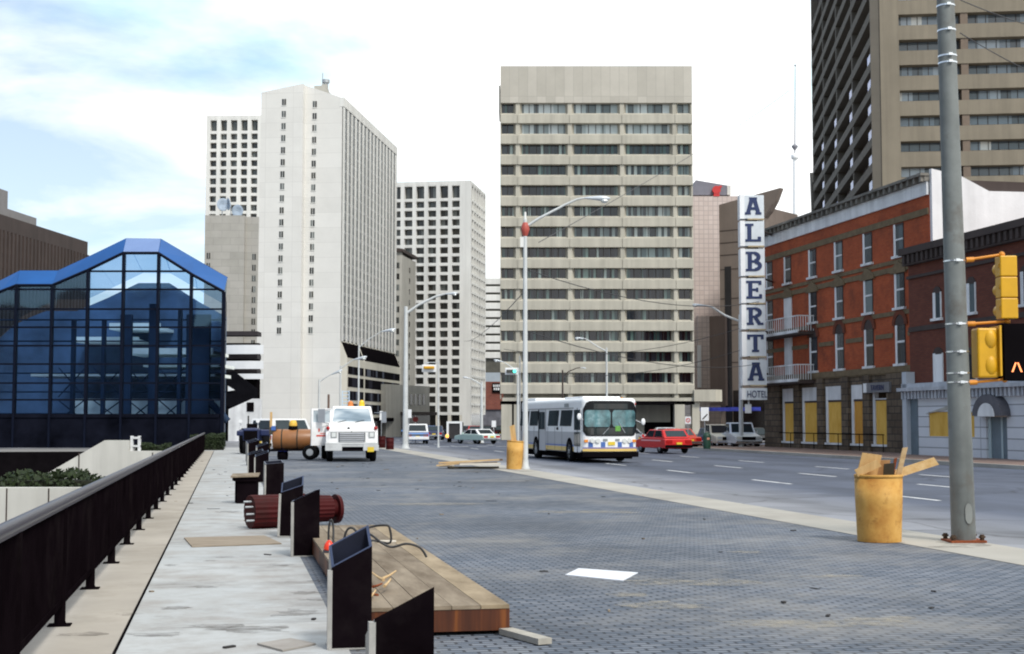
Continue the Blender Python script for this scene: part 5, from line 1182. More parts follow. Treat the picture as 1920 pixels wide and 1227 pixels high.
m = MB(); 
o = lamp('tall mast behind the yellow overhead signal', 822, 0, 676, 2.6, [(821,680),(812,680),(806,680)], (800,681), tone=PALEP, D=100.6)
T, c = hsig('horizontal signal with a lit green lens left of the middle lamp post', 947, 690, 970.5, 703, 92, True)
m = MB(); m.cyl((0,0,0), (0,0,c.z + 1.0), .05, .04, 8); m.cyl((0,0,c.z), (-.2,0,c.z), .035); solo('signal_post', m, [STEEL], 'slim post carrying the signal with the green lens', 'post', (at(975,790,92).x, 92.1, 0))

# ================================================================ signs, bin, hydrant etc on the far pavement
def signpost(label, u, v_base, boxes, D, mt=STEEL):
    b = at(u, 790, D); T = thing('street_sign', label, 'street sign', (b.x, b.y, .13 if D < 99 else 0), 0); top = max(at(u, q[1], D).z for q in boxes)
    m = MB(); m.cyl((0,.04,0), (0,.04,top), .03, n=8); part('post', m, mt, T)
    for (w, v0, v1, kind) in boxes:
        z1, z0 = at(u, v0, D).z, at(u, v1, D).z; q = w*D/2667/2; m = MB(); (m.box(-q, q, -.02, .0, z0, z1) if kind != 'stop' else m.prism([(q*math.cos(math.pi*(i+.5)/4), (z0+z1)/2 + q*math.sin(math.pi*(i+.5)/4)) for i in range(8)], -.02, 0, 'y')); o = part('sign_plate', m, WHITE if kind != 'stop' else MAROON, T)
        zc = (z0+z1)/2; hh_ = (z1 - z0)/2; m = MB()
        if kind == 'slash':
            m.slab([(-q*.7,-.026,zc-hh_*.75),(-q*.5,-.026,zc-hh_*.85),(q*.75,-.026,zc-hh_*.1),(q*.6,-.026,zc+hh_*.05)], .003); part('black_bar', m, BLACK, o)
        if kind == 'ring':
            for i in range(16):
                a0, a1 = 2*math.pi*i/16, 2*math.pi*(i+1)/16; r0, r1 = q*.75, q*.5
                m.slab([(r0*math.cos(a0),-.026,zc+r0*math.sin(a0)),(r0*math.cos(a1),-.026,zc+r0*math.sin(a1)),(r1*math.cos(a1),-.026,zc+r1*math.sin(a1)),(r1*math.cos(a0),-.026,zc+r1*math.sin(a0))], .003)
            m.slab([(-q*.5,-.0262,zc+q*.4),(-q*.4,-.0262,zc+q*.5),(q*.5,-.0262,zc-q*.4),(q*.4,-.0262,zc-q*.5)], .003); part('red_ring', m, RED, o)
    return T
signpost('white lane sign with a diagonal black bar beside the green bin', 1321.5, 0, [(15, 768, 793, 'slash')], 90)
signpost('small white no parking sign with a red ring above the red hatchback', 1290, 0, [(11, 785, 799, 'ring')], 96)
signpost('plain white sign on a post behind the bus, near the brick shop building', 926, 0, [(8, 789, 801, '')], 128)
signpost('white sign beside the pale street lamp near the blue pickup', 766.5, 0, [(10, 768, 784, '')], 112)
signpost('white street sign in front of the hotel tower podium, right of the truck cab', 715, 0, [(6, 771, 788, '')], 118)
signpost('red round sign behind the blue pickup', 779, 0, [(11, 780, 793, 'stop')], 119)
p = at(1325, 790, 89); T = thing('litter_bin', 'dark green litter bin on the far pavement beside the lane sign', 'litter bin', (p.x, p.y, .128), 0); k = 89/2667
m = MB(); m.lathe([(6.5*k, 0), (7.2*k, .1), (7.2*k, 22*k), (6.8*k, 23*k)], 16); part('bin', m, mat('dark green paint', (.012,.045,.028), .5, .2, 3), T)
m = MB(); m.lathe([(7.6*k, 22.5*k), (7.6*k, 25*k), (4*k, 30*k), (.02, 31*k)], 16); part('lid', m, mat('dark green paint'), T)
m = MB(); m.box(-.02, .14, -7.5*k, -7.0*k, 17*k, 21*k); part('label_plate', m, mat('faded orange label', (.5,.22,.14), .6, .1), T)
p = at(722, 790, 118); T = thing('yellow_hydrant', 'small yellow hydrant at the foot of the slim lamp near the egg crate tower', 'fire hydrant', (at(898,790,121).x, 121, 0), 0)
m = MB(); m.lathe([(.16,0),(.16,.08),(.11,.1),(.12,.6),(.15,.62),(.13,.75),(.03,.85)], 12); part('barrel', m, YEL, T); m = MB(); m.cyl((-.2,0,.5),(.2,0,.5),.06,n=8); part('nozzle', m, YEL, T)
# overhead wires
WIRE = mat('wire', (.05,.05,.055), .6, .1)
def wire(label, a, b, sag, r=.02):
    m = MB(); a, b = Vector(a), Vector(b); pts = [a + (b-a)*i/14 - Vector((0,0,sag*4*(i/14)*(1-i/14))) for i in range(15)]; m.tube(pts, r, 5); solo('overhead_wire', m, [WIRE], label, 'wire', group='overhead wires')
wire('wire running from the pole top down to the right edge, over the brown tower', at(1800, 62, 22) , at(2000, 165, 24), .05, .008)
wire('upper wire from the pole top to the right edge', at(1800, 0, 22), at(2000, 66, 24), .05, .008)
wire('wire crossing the tan block from the middle lamp post to the ALBERTA sign', at(985, 505, 56), at(1440, 562, 95), .9)
wire('thin wire sloping up across the upper right of the tan block', at(1010, 455, 60), at(1480, 170, 160), .4, .018)
wire('lower trolley wire from the left lamp to the brick hotel', at(945, 655, 110), at(1437, 600, 95), 1.2)
wire('second trolley wire just under the lower trolley wire', at(985, 700, 100), at(1437, 640, 95), 1.0)
wire('third trolley wire dipping over the bus roof', at(985, 620, 56), at(1437, 680, 95), .8)
wire('feeder wire reaching the white egg crate tower', at(985, 545, 56), at(870, 640, 190), .6)
# ================================================================ vehicles
def wheel(parent, x, y, r=.32, w=.2, side=1, rimc=None):
    m = MB(); M = Matrix.Translation((x, y, r)) @ Matrix.Rotation(math.pi/2, 4, 'Y')
    m.lathe([(r*.62, -w/2), (r*.92, -w/2), (r, -w*.3), (r, w*.3), (r*.92, w/2), (r*.62, w/2)], 22, 0, M); o = part('wheel', m, RUBBER, parent)
    m = MB(); q = side; m.lathe([(r*.63, q*w*.50), (r*.58, q*w*.40), (r*.25, q*w*.42), (r*.2, q*w*.52), (.01, q*w*.52)] if q > 0 else [(.01, q*w*.52), (r*.2, q*w*.52), (r*.25, q*w*.42), (r*.58, q*w*.40), (r*.63, q*w*.50)], 16, 0, M)
    part('rim', m, rimc or STEEL, o)
def lerpq(q, a, b):                        # point inside a quad (bl, br, tr, tl)
    bl, br, tr, tl = [Vector(p) for p in q]; return (bl*(1-a) + br*a)*(1-b) + (tl*(1-a) + tr*a)*b
def pane(parent, name, q, a0, a1, b0, b1, mt, th=.012):
    m = MB(); m.slab([lerpq(q, a0, b0), lerpq(q, a1, b0), lerpq(q, a1, b1), lerpq(q, a0, b1)], th); return part(name, m, mt, parent)
def car(label, cat, body, u, Y, rz, L=4.3, W=1.7, hood=.86, roof=1.38, name='parked_car', top=None, kind='sedan', z=0.0, k=1.0, loc=None, group=None):
    """front towards -y"""
    b = at(u, 790, Y) if loc is None else loc; T = thing(name, label, cat, (b.x, b.y, z), rz, group); w = W/2
    m = MB()
    tail = hood*.98 if kind != 'pickup' else hood
    pf = [(0, .30), (0, .58), (.06, hood*.80), (L*.27, hood), (L*.75, tail), (L - .06, tail*.94), (L, .55), (L, .30)]
    m.prism(pf, -w, w, 'x'); part('body', m, body, T, bevel=.07, seg=3)
    y0, y1, y2, y3 = {'sedan': (L*.26, L*.42, L*.70, L*.86), 'hatch': (L*.26, L*.42, L*.84, L*.96), 'pickup': (L*.28, L*.38, L*.55, L*.60), 'van': (L*.16, L*.27, L*.95, L*.985)}[kind]; i = .13
    z0, z1 = hood - .05, roof
    B = [(-w+.03,y0,z0),(w-.03,y0,z0),(w-.03,y3,z0),(-w+.03,y3,z0)]; Tt = [(-w+i,y1,z1),(w-i,y1,z1),(w-i,y2,z1),(-w+i,y2,z1)]
    m = MB(); m.hexa(B, Tt); part('cabin', m, top or body, T, bevel=.06, seg=3)
    Fq = (B[0], B[1], Tt[1], Tt[0]); Rq = (B[2], B[3], Tt[3], Tt[2]); Lq = (B[3], B[0], Tt[0], Tt[3]); Rs = (B[1], B[2], Tt[2], Tt[1])
    pane(T, 'windshield', Fq, .07, .93, .14, .90, VGLASS); pane(T, 'rear_window', Rq, .10, .90, .18, .88, VGLASS)
    for q, e in ((Lq, 1), (Rs, 0)):
        pane(T, 'side_window', q, .08, .47, .16, .90, VGLASS); pane(T, 'side_window', q, .53, .92, .16, .90, VGLASS)
    for sx in (-1, 1):
        for yy in (L*.18, L*.80): wheel(T, sx*(w - .10), yy, .30, .19, sx)
        m = MB(); m.box(sx*(w-.42), sx*(w-.1), -.02, .06, hood*.62, hood*.80); part('headlight', m, LENS, T)
        m = MB(); m.box(sx*(w-.45), sx*(w-.06), L-.05, L+.015, hood*.62, hood*.84); part('tail_lamp', m, RED_T, T)
        m = MB(); m.box(sx*(w+.02), sx*(w+.16), y0+.25, y0+.33, z0+.05, z0+.2); part('mirror', m, body, T)
    for yy, nm in ((-.07, 'front_bumper'), (L-.05, 'rear_bumper')): m = MB(); m.box(-w+.02, w-.02, yy, yy+.13, .34, .50); part(nm, m, CHROME if kind in ('pickup','sedan') else BLACK, T, bevel=.03)
    m = MB(); m.box(-.17, .17, L+.012, L+.085, .52, .64); part('number_plate', m, PLATE, T)
    m = MB(); m.box(-w*.5, w*.5, -.03, .0, hood*.55, hood*.78); part('grille', m, BLACK, T)
    return T
def rear_at(T, L, p): 
    r = T.rotation_euler[2]; T.location = (p.x - (-math.sin(r))*L, p.y - math.cos(r)*L, T.location[2])
# red hatchback turning away
TR_ = math.pi - RAD(20)
# rz = 180 deg turns the front away from the camera
p = gp(1273, 851)
c1 = car('red hatchback driving away with pink side stripes, in the far lane', 'hatchback', RED, 0, 0, math.pi - RAD(19)*-1, 4.2, 1.72, .92, 1.36, 'hatchback', kind='hatch', loc=Vector((p.x, p.y, 0)))
# place so that the middle of its rear stands on the surveyed point
rear_at(c1, 4.2, p)
for sgn in (1, -1):
    m = MB(); m.box(sgn*.862, sgn*.868, .9, 3.6, .70, .78); part('pink_stripe', m, mat('pale pink stripe', (.75,.38,.40), .35, .05), c1)
p = gp(1296, 842); c2 = car('second red car half hidden behind the red hatchback', 'car', mat('orange red paint', (.55,.05,.025), .3, .1), 0, 0, math.pi + RAD(22), 4.2, 1.7, .85, 1.34, 'parked_car', kind='sedan', loc=Vector((p.x, p.y, 0))); rear_at(c2, 4.2, p)
GREY = mat('grey car paint', (.30,.32,.34), .35, .1, 2); SILV = mat('silver car paint', (.50,.52,.54), .3, .08, 2); BEIGE = mat('beige car paint', (.55,.51,.42), .4, .1, 2); DKBL = mat('dark blue car paint', (.02,.03,.08), .3, .15, 2); LTBL = mat('light blue car paint', (.10,.24,.55), .35, .1, 2); WCAR = mat('white car paint', (.75,.76,.77), .35, .05, 2); PGRN = mat('pale green car paint', (.48,.62,.56), .35, .08, 2)
mat('black car paint', (.008,.008,.01), .3, .1)
G_ = 'cars parked and waiting in the side street'
car('white car just right of the second red car', 'car', WCAR, 1308, 106, math.pi/2, name='parked_car', group=G_)
car('grey car with its nose behind the bus mirror', 'car', GREY, 1226, 110, math.pi/2 + .3, name='parked_car', group=G_)
car('dark blue car parked behind the green bin', 'car', DKBL, 1345, 104, math.pi*.9, name='parked_car', group=G_)
car('beige pickup facing the avenue left of the pale far lamp', 'pickup', BEIGE, 1366, 99, RAD(12), 4.6, 1.8, .98, 1.62, 'pickup_truck', kind='pickup', group=G_)
car('silver pickup facing the avenue under the HOTEL plate', 'pickup', SILV, 1404, 97, RAD(8), 4.8, 1.9, 1.02, 1.75, 'pickup_truck', kind='pickup', top=mat('pale blue cab roof', (.55,.60,.70), .35, .05), group=G_)
car('dark car tucked beside the stone corner of the brick hotel', 'car', mat('black car paint', (.015,.015,.02), .25, .1), 1432, 101, .2, name='parked_car', group=G_)
# blue pickup with white roof, seen from the rear
p = gp(783, 833); bp = car('light blue pickup with a white roof and white rear bumper, seen from behind', 'pickup', LTBL, 0, 0, math.pi + RAD(8), 4.9, 1.85, .98, 1.62, 'pickup_truck', top=WCAR, kind='van', loc=Vector((p.x, p.y, 0))); rear_at(bp, 4.9, p)
m = MB(); m.box(-.92, .92, 4.86, 5.02, .36, .60); part('white_bumper', m, WCAR, bp, bevel=.03)
m = MB(); m.box(-.8, .8, 4.84, 4.92, .66, .80); part('tailgate_stripe', m, mat('slate stripe', (.10,.12,.16), .4, .1), bp)
# white framed van and pale green car
p = at(852, 790, 124); T = thing('box_van', 'white framed box van seen from behind, right of the blue pickup', 'van', (p.x, p.y, 0), math.pi); k = 124/2667
w = 13.5*k; zt = at(852, 793, 124).z + .12; m = MB(); m.box(-w, w, -5, -.06, .35, zt - .08); part('body', m, mat('dark van interior', (.03,.028,.03), .6, .3), T)
m = MB(); m.box(-w - .05, -w + .14, -.1, .05, .4, zt); m.box(w - .14, w + .05, -.1, .05, .4, zt); m.box(-w + .14, w - .14, -.1, .05, zt - .18, zt); part('rear_frame', m, WHITE, T)
for sx in (-1, 1): wheel(T, sx*(w - .1), -.8, .35, .22, sx); wheel(T, sx*(w - .1), -4, .35, .22, sx)
m = MB(); m.ball((w + .0, .04, .55), .16, 0, 10); tl = NT('lit amber lamp'); tl.fin((.9,.35,.05), .3); tl.b.inputs['Emission Color'].default_value = (1,.4,.08,1); tl.b.inputs['Emission Strength'].default_value = 2.0; part('tail_lamp', m, tl.mat, T)
car('pale green car in front of the white framed van', 'car', PGRN, 868, 119, math.pi + RAD(35), 4.3, 1.7, .80, 1.2, 'parked_car', top=WCAR, kind='sedan')
G2 = 'traffic far down the avenue'
for u, Y, c, l, rz in ((818, 145, DKBL, 'dark blue car right of the blue pickup, far down the road', math.pi), (806, 150, LTBL, 'distant light blue car beside the dark blue car', math.pi), (893, 150, RED, 'distant red car left of the slim lamp by the egg crate tower', math.pi), (912, 158, MAROON, 'distant maroon car in front of the brick shop building', math.pi), (922, 150, GREY, 'distant grey car under the plain white sign', math.pi/2), (940, 156, MAROON, 'distant maroon car at the left corner of the tan block', math.pi)):
    car(l, 'car', c, u, Y, rz, group=G2)

# ---------------------------------------------------------------- city bus
BL, BW, BH = 11.6, 2.55, 2.88
p = gp(1092, 868); ang = RAD(13.5); cx_, sx_ = math.cos(ang), math.sin(ang)
bo = Vector((p.x + cx_*BW/2, p.y + sx_*BW/2, 0)); BUS = thing('city_bus', 'white city bus with a grey band and blue stripes coming up the avenue', 'bus', bo, ang)
fb = Frame(bo, ang); w = BW/2; BUL = .26
fy = lambda x: -BUL*(1 - (x/w)**2)
WB = mat('bus white enamel', (.80,.81,.82), .3, .04, 1, spec=.5)
plan = [(x, fy(x)) for x in [w - 2*w*i/16 for i in range(17)]] + [(-w, BL - .25), (-w + .25, BL), (w - .25, BL), (w, BL - .25)]
m = MB(); m.prism(plan, .42, BH, 'z'); part('body', m, WB, BUS, bevel=.20, seg=4)
m = MB(); m.box(-w + .35, w - .35, 1.2, 4.2, BH - .05, BH + .10); m.box(-w + .2, w - .2, BL - 2.4, BL - .35, BH - .05, BH + .14); part('roof_unit', m, WB, BUS, bevel=.06)
def front(name, zlo, zhi, x0, x1, off, mt, parent=BUS, n=18):
    m = MB(); P = []
    for i in range(n + 1):
        x = x0 + (x1 - x0)*i/n; a, b = zlo(x), zhi(x)
        for j in range(7): z = a + (b - a)*j/6; lean = .05*max(0, z - 1.3); P.append((x, fy(x) - off + 0*lean, z))
    Q = [(x, y + .01, z) for x, y, z in P]; c = 7; N = len(P)
    fs = [(i*c+j, (i+1)*c+j, (i+1)*c+j+1, i*c+j+1) for i in range(n) for j in range(6)]
    m.add(P + Q, fs + [tuple(q + N for q in f_)[::-1] for f_ in fs] + [(i*c, (i+1)*c, (i+1)*c+N, i*c+N) for i in range(n)] + [(i*c+6, i*c+6+N, (i+1)*c+6+N, (i+1)*c+6) for i in range(n)] + [(j, j+N, j+1+N, j+1) for j in range(6)] + [(n*c+j, n*c+j+1, n*c+j+1+N, n*c+j+N) for j in range(6)])
    return part(name, m, mt, parent)
kf = 62.8/2667; zf = lambda v: H + (790 - v)*kf
def rnd(x, x0, x1, r):                      # corner rounding of a panel edge
    d = min(x - x0, x1 - x); return 0 if d >= r else r - math.sqrt(max(0, r*r - (r - d)**2))
z0, z1 = zf(818.5), zf(751.5)
front('black_surround', lambda x: z0 + rnd(x, -w*.985, w*.985, .22), lambda x: z1 - rnd(x, -w*.985, w*.985, .38), -w*.985, w*.985, .012, mat('bus black enamel', (.006,.006,.008), .3, .2, spec=.3))
def busglass():
    t = NT('bus windshield'); v = t.coord(); c = t.ramp(t.noise(v, 1.6, 4), [(.35,(.02,.05,.055)),(.6,(.10,.22,.24)),(.75,(.30,.42,.44))]); return t.fin(c, .04, 0, .8)
WS = busglass(); za, zb = zf(801), zf(769)
front('windshield', lambda x: za + rnd(x, -w*.93, -.04, .12), lambda x: zb - rnd(x, -w*.93, -.04, .12), -w*.93, -.04, .026, WS)
front('windshield', lambda x: za + rnd(x, .04, w*.93, .12), lambda x: zb - rnd(x, .04, w*.93, .12), .04, w*.93, .026, WS)
front('dashboard_glass', lambda x: zf(816) + rnd(x, -w*.93, w*.93, .15), lambda x: zf(803), -w*.93, w*.93, .022, mat('dark dash glass', (.01,.014,.014), .06, .3, spec=.7))
front('destination_sign', lambda x: zf(767), lambda x: zf(757), -w*.62, w*.62, .022, mat('sign glass', (.012,.012,.012), .1, .2, spec=.6))
m = MB(); m.box(.18, .42, fy(.3) - .045, fy(.3) - .032, zf(809), zf(799)); part('route_card', m, mat('green route card', (.12,.32,.06), .5, .4, 9), BUS)
m = MB(); m.slab([(-.42, fy(-.4) - .05, zf(815)), (-.38, fy(-.4) - .05, zf(815)), (-.1, fy(-.1) - .05, zf(802)), (-.13, fy(-.1) - .05, zf(802))], .01); m.slab([(.62, fy(.6) - .05, zf(812)), (.66, fy(.6) - .05, zf(812)), (.35, fy(.35) - .05, zf(792)), (.32, fy(.35) - .05, zf(792))], .01); part('wiper', m, STEEL, BUS)
BSTR = mat('bus blue stripe', (.07,.15,.42), .35, .05); YSTR = mat('bus yellow stripe', (.70,.50,.16), .4, .08)
for xc in (-.93, -.38, .40, .98):
    front('blue_stripe', lambda x: zf(839), lambda x: zf(829.5), xc - .10, xc + .10, .012, BSTR, n=4)
front('violet_stripe', lambda x: zf(842), lambda x: zf(839.5), -w*.99, w*.99, .012, mat('violet stripe', (.22,.18,.38), .4, .05))
front('yellow_stripe', lambda x: zf(847), lambda x: zf(842.4), -w*.99, w*.99, .012, YSTR)
for sgn in (-1, 1):
    for dx in (.62, .86):
        x = sgn*dx; m = MB(); m.cyl((x, fy(x) - .06, zf(827)), (x, fy(x) + .03, zf(827)), .105, .115, 16); part('headlight', m, LENS, BUS)
    x = sgn*1.12; m = MB(); m.box(x - .08, x + .08, fy(x) - .05, fy(x) + .04, zf(830), zf(825)); part('turn_signal', m, AMBER, BUS)
    x = sgn*.28; m = MB(); m.box(x - .1, x + .1, fy(x) - .03, fy(x), zf(827.5), zf(823.5)); part('vent', m, mat('vent grey', (.25,.27,.27), .6, .1), BUS)
m = MB(); m.box(-.16, .16, fy(0) - .035, fy(0), zf(835.5), zf(829)); part('number_plate', m, PLATE, BUS)
m = MB(); P = [(x, fy(x) - .16) for x in [w*1.03 - 2*w*1.03*i/12 for i in range(13)]]; m.prism(P + [(-w*1.03, .35), (-w, .35), (-w*.98, .05)] + [(x, fy(x) + .02) for x in [-w*.95 + 2*w*.95*i/10 for i in range(11)]] + [(w*.98, .05), (w, .35), (w*1.03, .35)], zf(858), zf(848), 'z'); part('bumper', m, BLACK, BUS, bevel=.03)
m = MB(); m.box(-w + .15, w - .15, .2, BL - .2, .16, .44); part('underbody', m, BLACK, BUS)
for x in (-.55, -.3, 0, .3, .55): m = MB(); m.box(x - .05, x + .05, fy(x) + .12, fy(x) + .2, BH - .06, BH + .03); part('marker_lamp', m, AMBER, BUS)
m = MB(); m.box(w - .12, w - .04, -.02, .05, zf(759), zf(755)); part('marker_lamp', m, RED_T, BUS)
# kerb side (seen on the left)
def side_panel(name, u0, u1, z0, z1, mt, off=.012, slant=0.0, parent=BUS, ys=None):
    y0, y1 = ys or (fb.side(u1, 800, -w)[0], fb.side(u0, 800, -w)[0]); m = MB(); X = -w - off
    m.slab([(X, y0, z0), (X, y1, z0), (X, y1 - slant, z1), (X, y0 - slant, z1)][::-1], -.0 + off - .002); 
    return part(name, m, mt, parent)
GBAND = mat('bus grey band', (.40,.41,.43), .4, .05, 1)
side_panel('grey_band', 0, 0, .78, 1.36, GBAND, .010, ys=(1.35, BL - .3)); side_panel('blue_line', 0, 0, .70, .77, BSTR, .010, ys=(1.35, BL - .3)); side_panel('yellow_band', 0, 0, .48, .68, YSTR, .010, ys=(1.35, BL - .3))
WF = mat('bus window rubber', (.02,.02,.022), .5, .1)
for u0, u1 in ((1049.5, 1071.5), (1027, 1046.5), (993, 1008.5), (982.5, 991), (975, 980.5)):
    ya, yb = fb.side(u1, 785, -w)[0], fb.side(u0, 785, -w)[0]
    m = MB(); X = -w - .016; s_ = .28
    m.slab([(X, ya + .05, 1.62), (X, yb - .03, 1.62), (X, yb - .03 - s_, 2.36), (X, ya + .05 - s_, 2.36)][::-1], -.013); o = part('side_window', m, mat('bus side glass', (.03,.045,.05), .06, .5, .8, spec=.7), BUS)
yd0, yd1 = fb.side(1024, 800, -w)[0], fb.side(1011.5, 800, -w)[0]
side_panel('rear_door', 0, 0, .42, 2.42, mat('bus door grey', (.45,.46,.48), .4, .08, 1), .02, ys=(yd0, yd1)); side_panel('door_glass', 0, 0, 1.45, 2.3, mat('bus side glass'), .028, ys=(yd0 + .1, (yd0+yd1)/2 - .04)); side_panel('door_glass', 0, 0, 1.45, 2.3, mat('bus side glass'), .028, ys=((yd0+yd1)/2 + .04, yd1 - .1)); side_panel('door_gap', 0, 0, .42, 2.42, BLACK, .03, ys=(yd1 - .09, yd1 + .02))
side_panel('front_door', 0, 0, .46, 2.45, WB, .018, ys=(.12, 1.25))
for a, b in ((.2, .62), (.70, 1.16)): side_panel('door_glass', 0, 0, 1.45, 2.36, mat('bus side glass'), .028, ys=(a, b)); side_panel('door_glass', 0, 0, .72, 1.36, mat('bus side glass'), .028, ys=(a, b))
side_panel('door_gap', 0, 0, .46, 2.45, BLACK, .026, ys=(.645, .675))
t_ = text_mb('30', .34, .004); part('door_number', t_, BLACK, BUS, loc=(-w - .022, .62, .44), rz=-math.pi/2)
side_panel('roof_vent_panel', 0, 0, 2.50, 2.66, mat('vent grey'), .012, ys=(2.2, 2.9)); 
m = MB(); m.ball((-w - .02, 4.1, 1.5), .07); part('side_lamp', m, BLACK, BUS)
for yy in (2.05, BL - 3.4):
    m = MB(); n = 14; m.prism([(yy + .60*math.cos(math.pi*i/n), .42 + .68*math.sin(math.pi*i/n)) for i in range(n + 1)], -w - .022, -w + .3, 'x'); part('wheel_arch', m, BLACK, BUS)
    wheel(BUS, -w + .10, yy, .48, .28, -1); wheel(BUS, w - .14, yy, .48, .28, 1)
for yy in (3.35, 4.6, 5.9, 8.6, 9.7): side_panel('panel_seam', 0, 0, .50, 1.58, mat('seam grey', (.16,.16,.17), .6, .05), .014, ys=(yy, yy + .02))
side_panel('drip_rail', 0, 0, 2.43, 2.46, mat('seam grey'), .02, ys=(1.3, BL - .4))
for sgn in (-1, 1):
    m = MB(); m.tube([(sgn*(w - .05), .0, 1.9), (sgn*(w + .18), -.25, 2.0 if sgn < 0 else 1.75)], .018, 6); m.ball((sgn*(w + .22), -.27, 2.05 if sgn < 0 else 1.82), .13, 0, 10, (.8, .35, 1.2)); part('mirror', m, WHITE, BUS)

# ---------------------------------------------------------------- white utility truck
TRK = thing('utility_truck', 'white utility truck parked on the plaza with its left side door hanging open', 'truck', gp(660, 866), RAD(8))
kt = gp(660, 866).y/2667; X = lambda u: (u - 660)*kt; Z = lambda v: H + (790 - v)*kt
WT = mat('truck white enamel', (.80,.80,.80), .35, .05, 1.2, dirt=(.62,.61,.58))
m = MB(); hw = X(703)
m.prism([(0, Z(831)), (0, Z(812)), (.12, Z(807)), (1.15, Z(792)), (1.2, Z(831))], -hw*1.02, hw*1.02, 'x'); part('hood', m, WT, TRK, bevel=.06, seg=3)
B = [(-X(701), 1.12, Z(812)), (X(703), 1.12, Z(812)), (X(703), 2.7, Z(812)), (-X(701), 2.7, Z(812))]; C1 = [(-X(701), 1.16, Z(794)), (X(703), 1.16, Z(794)), (X(703), 2.7, Z(794)), (-X(701), 2.7, Z(794))]
Tt = [(X(624), 1.5, Z(761.5)), (X(697), 1.5, Z(761.5)), (X(697), 2.65, Z(761.5)), (X(624), 2.65, Z(761.5))]
m = MB(); m.hexa(B, C1); m.hexa(C1, Tt); part('cab', m, WT, TRK, bevel=.05, seg=3)
q = (C1[0], C1[1], Tt[1], Tt[0]); m = MB(); m.slab([lerpq(q,.05,.10), lerpq(q,.95,.10), lerpq(q,.94,.80), lerpq(q,.90,.86), lerpq(q,.10,.86), lerpq(q,.06,.80)], .012)
def tw():
    t = NT('truck windshield'); c = t.ramp(t.noise(t.coord(False, (.7, 1, 2.2)), .9, 2), [(.3,(.07,.12,.16)),(.5,(.20,.27,.33)),(.68,(.46,.52,.56))]); return t.fin(c, .05, 0, .8)
part('windshield', m, tw(), TRK)
m = MB(); m.prism([(X(616), Z(832)), (X(704), Z(832)), (X(704), Z(808)), (X(616), Z(808))], -.02, .02, 'y'); part('nose_panel', m, WT, TRK)
gx0, gx1 = X(637), X(682); m = MB(); m.box(gx0 - .06, gx1 + .06, -.06, -.021, Z(829), Z(811), 0); g_o = part('grille', m, mat('grille grey', (.16,.17,.18), .4, .15), TRK)
for i in range(5): m = MB(); z = Z(827.5 - i*3.5); m.box(gx0, gx1, -.10, -.061, z - .017, z + .025); part('grille_bar', m, CHROME, g_o)
for ua, ub in ((620, 631.5), (690.5, 702)):
    m = MB(); m.box(X(ua), X(ub), -.05, -.021, Z(821), Z(810)); o = part('headlight_bezel', m, mat('bezel grey', (.30,.31,.31), .4, .1), TRK); m = MB(); m.box(X(ua) + .05, X(ub) - .05, -.07, -.051, Z(819.5), Z(811.5)); part('headlight', m, LENS, o)
m = MB(); m.box(X(610), X(708), -.36, -.05, Z(834), Z(830)); m.box(X(610), X(641), -.38, -.28, Z(845), Z(834)); m.box(X(680), X(709), -.38, -.28, Z(845), Z(834)); m.box(X(641), X(680), -.34, -.30, Z(838), Z(834)); part('bumper', m, mat('worn bumper white', (.52,.53,.53), .5, .18, 2), TRK, bevel=.02)
m = MB(); m.box(X(641), X(680), -.25, -.2, Z(846), Z(834)); m.box(X(612), X(706), 0, 6.5, .55, Z(832)); part('chassis', m, BLACK, TRK)
m = MB(); m.box(X(688), X(700), -.40, -.381, Z(847), Z(838)); part('number_plate', m, PLATE, TRK)
for sgn, ux in ((-1, 611), (1, 708)):
    m = MB(); a, b = sorted((X(ux), X(ux) - sgn*.35)); m.prism([(0, Z(834)), (.05, Z(815)), (.3, Z(800)), (1.1, Z(800)), (1.35, Z(815)), (1.45, Z(834))], a, b, 'x'); part('fender', m, WT, TRK, bevel=.05)
    m = MB(); m.ball((X(ux) - sgn*.1, .12, Z(803)), .09); part('side_marker', m, RED_T, TRK)
    wheel(TRK, X(ux) - sgn*.20, .75, .45, .28, sgn); wheel(TRK, X(ux) - sgn*.10, 5.2, .48, .5, sgn)
m = MB(); m.box(X(614), X(704), 2.9, 6.8, .9, Z(790)); part('service_body', m, mat('grey white body', (.55,.56,.57), .5, .1, 1), TRK)
m = MB(); m.cyl((X(680), 1.9, Z(762)), (X(680), 1.9, Z(756)), .14, .13, 14); m.ball((X(680), 1.9, Z(755)), .13, 0, 12, (1,1,1.1)); part('beacon', m, mat('yellow beacon', (.85,.52,.03), .2, .08), TRK, label='yellow beacon on the cab roof')
m = MB(); m.cyl((X(659), 2.2, Z(762)), (X(659), 2.2, Z(757)), .15, .13, 14); m.ball((X(659), 2.2, Z(756)), .13, 0, 12); part('beacon', m, mat('orange beacon', (.60,.20,.05), .3, .1), TRK, label='orange beacon on the cab roof')
m = MB(); m.cyl((X(617), 2.85, Z(800)), (X(617), 2.85, Z(738)), .055, n=10); part('exhaust_stack', m, mat('rusty exhaust', (.14,.09,.07), .7, .25, 5), TRK)
m = MB()
for dx in (0, .32): m.box(X(643) + dx, X(643) + dx + .05, 3.2, 3.25, Z(790), Z(730))
for i in range(9): m.box(X(643) + .05, X(643) + .32, 3.21, 3.24, Z(785) + i*.16, Z(785) + i*.16 + .04)
solo('ladder', m, [mat('pale blue ladder', (.45,.55,.66), .4, .1, 3)], 'pale blue ladder standing behind the white truck cab', 'ladder', TRK.location, TRK.rotation_euler[2])
m = MB(); m.box(X(659) - .012, X(659) + .012, -.024, -.0205, Z(811), Z(808)); m.box(-hw, hw, -.0235, -.0205, Z(810) - .008, Z(810) + .004); part('hood_seam', m, BLACK, TRK)
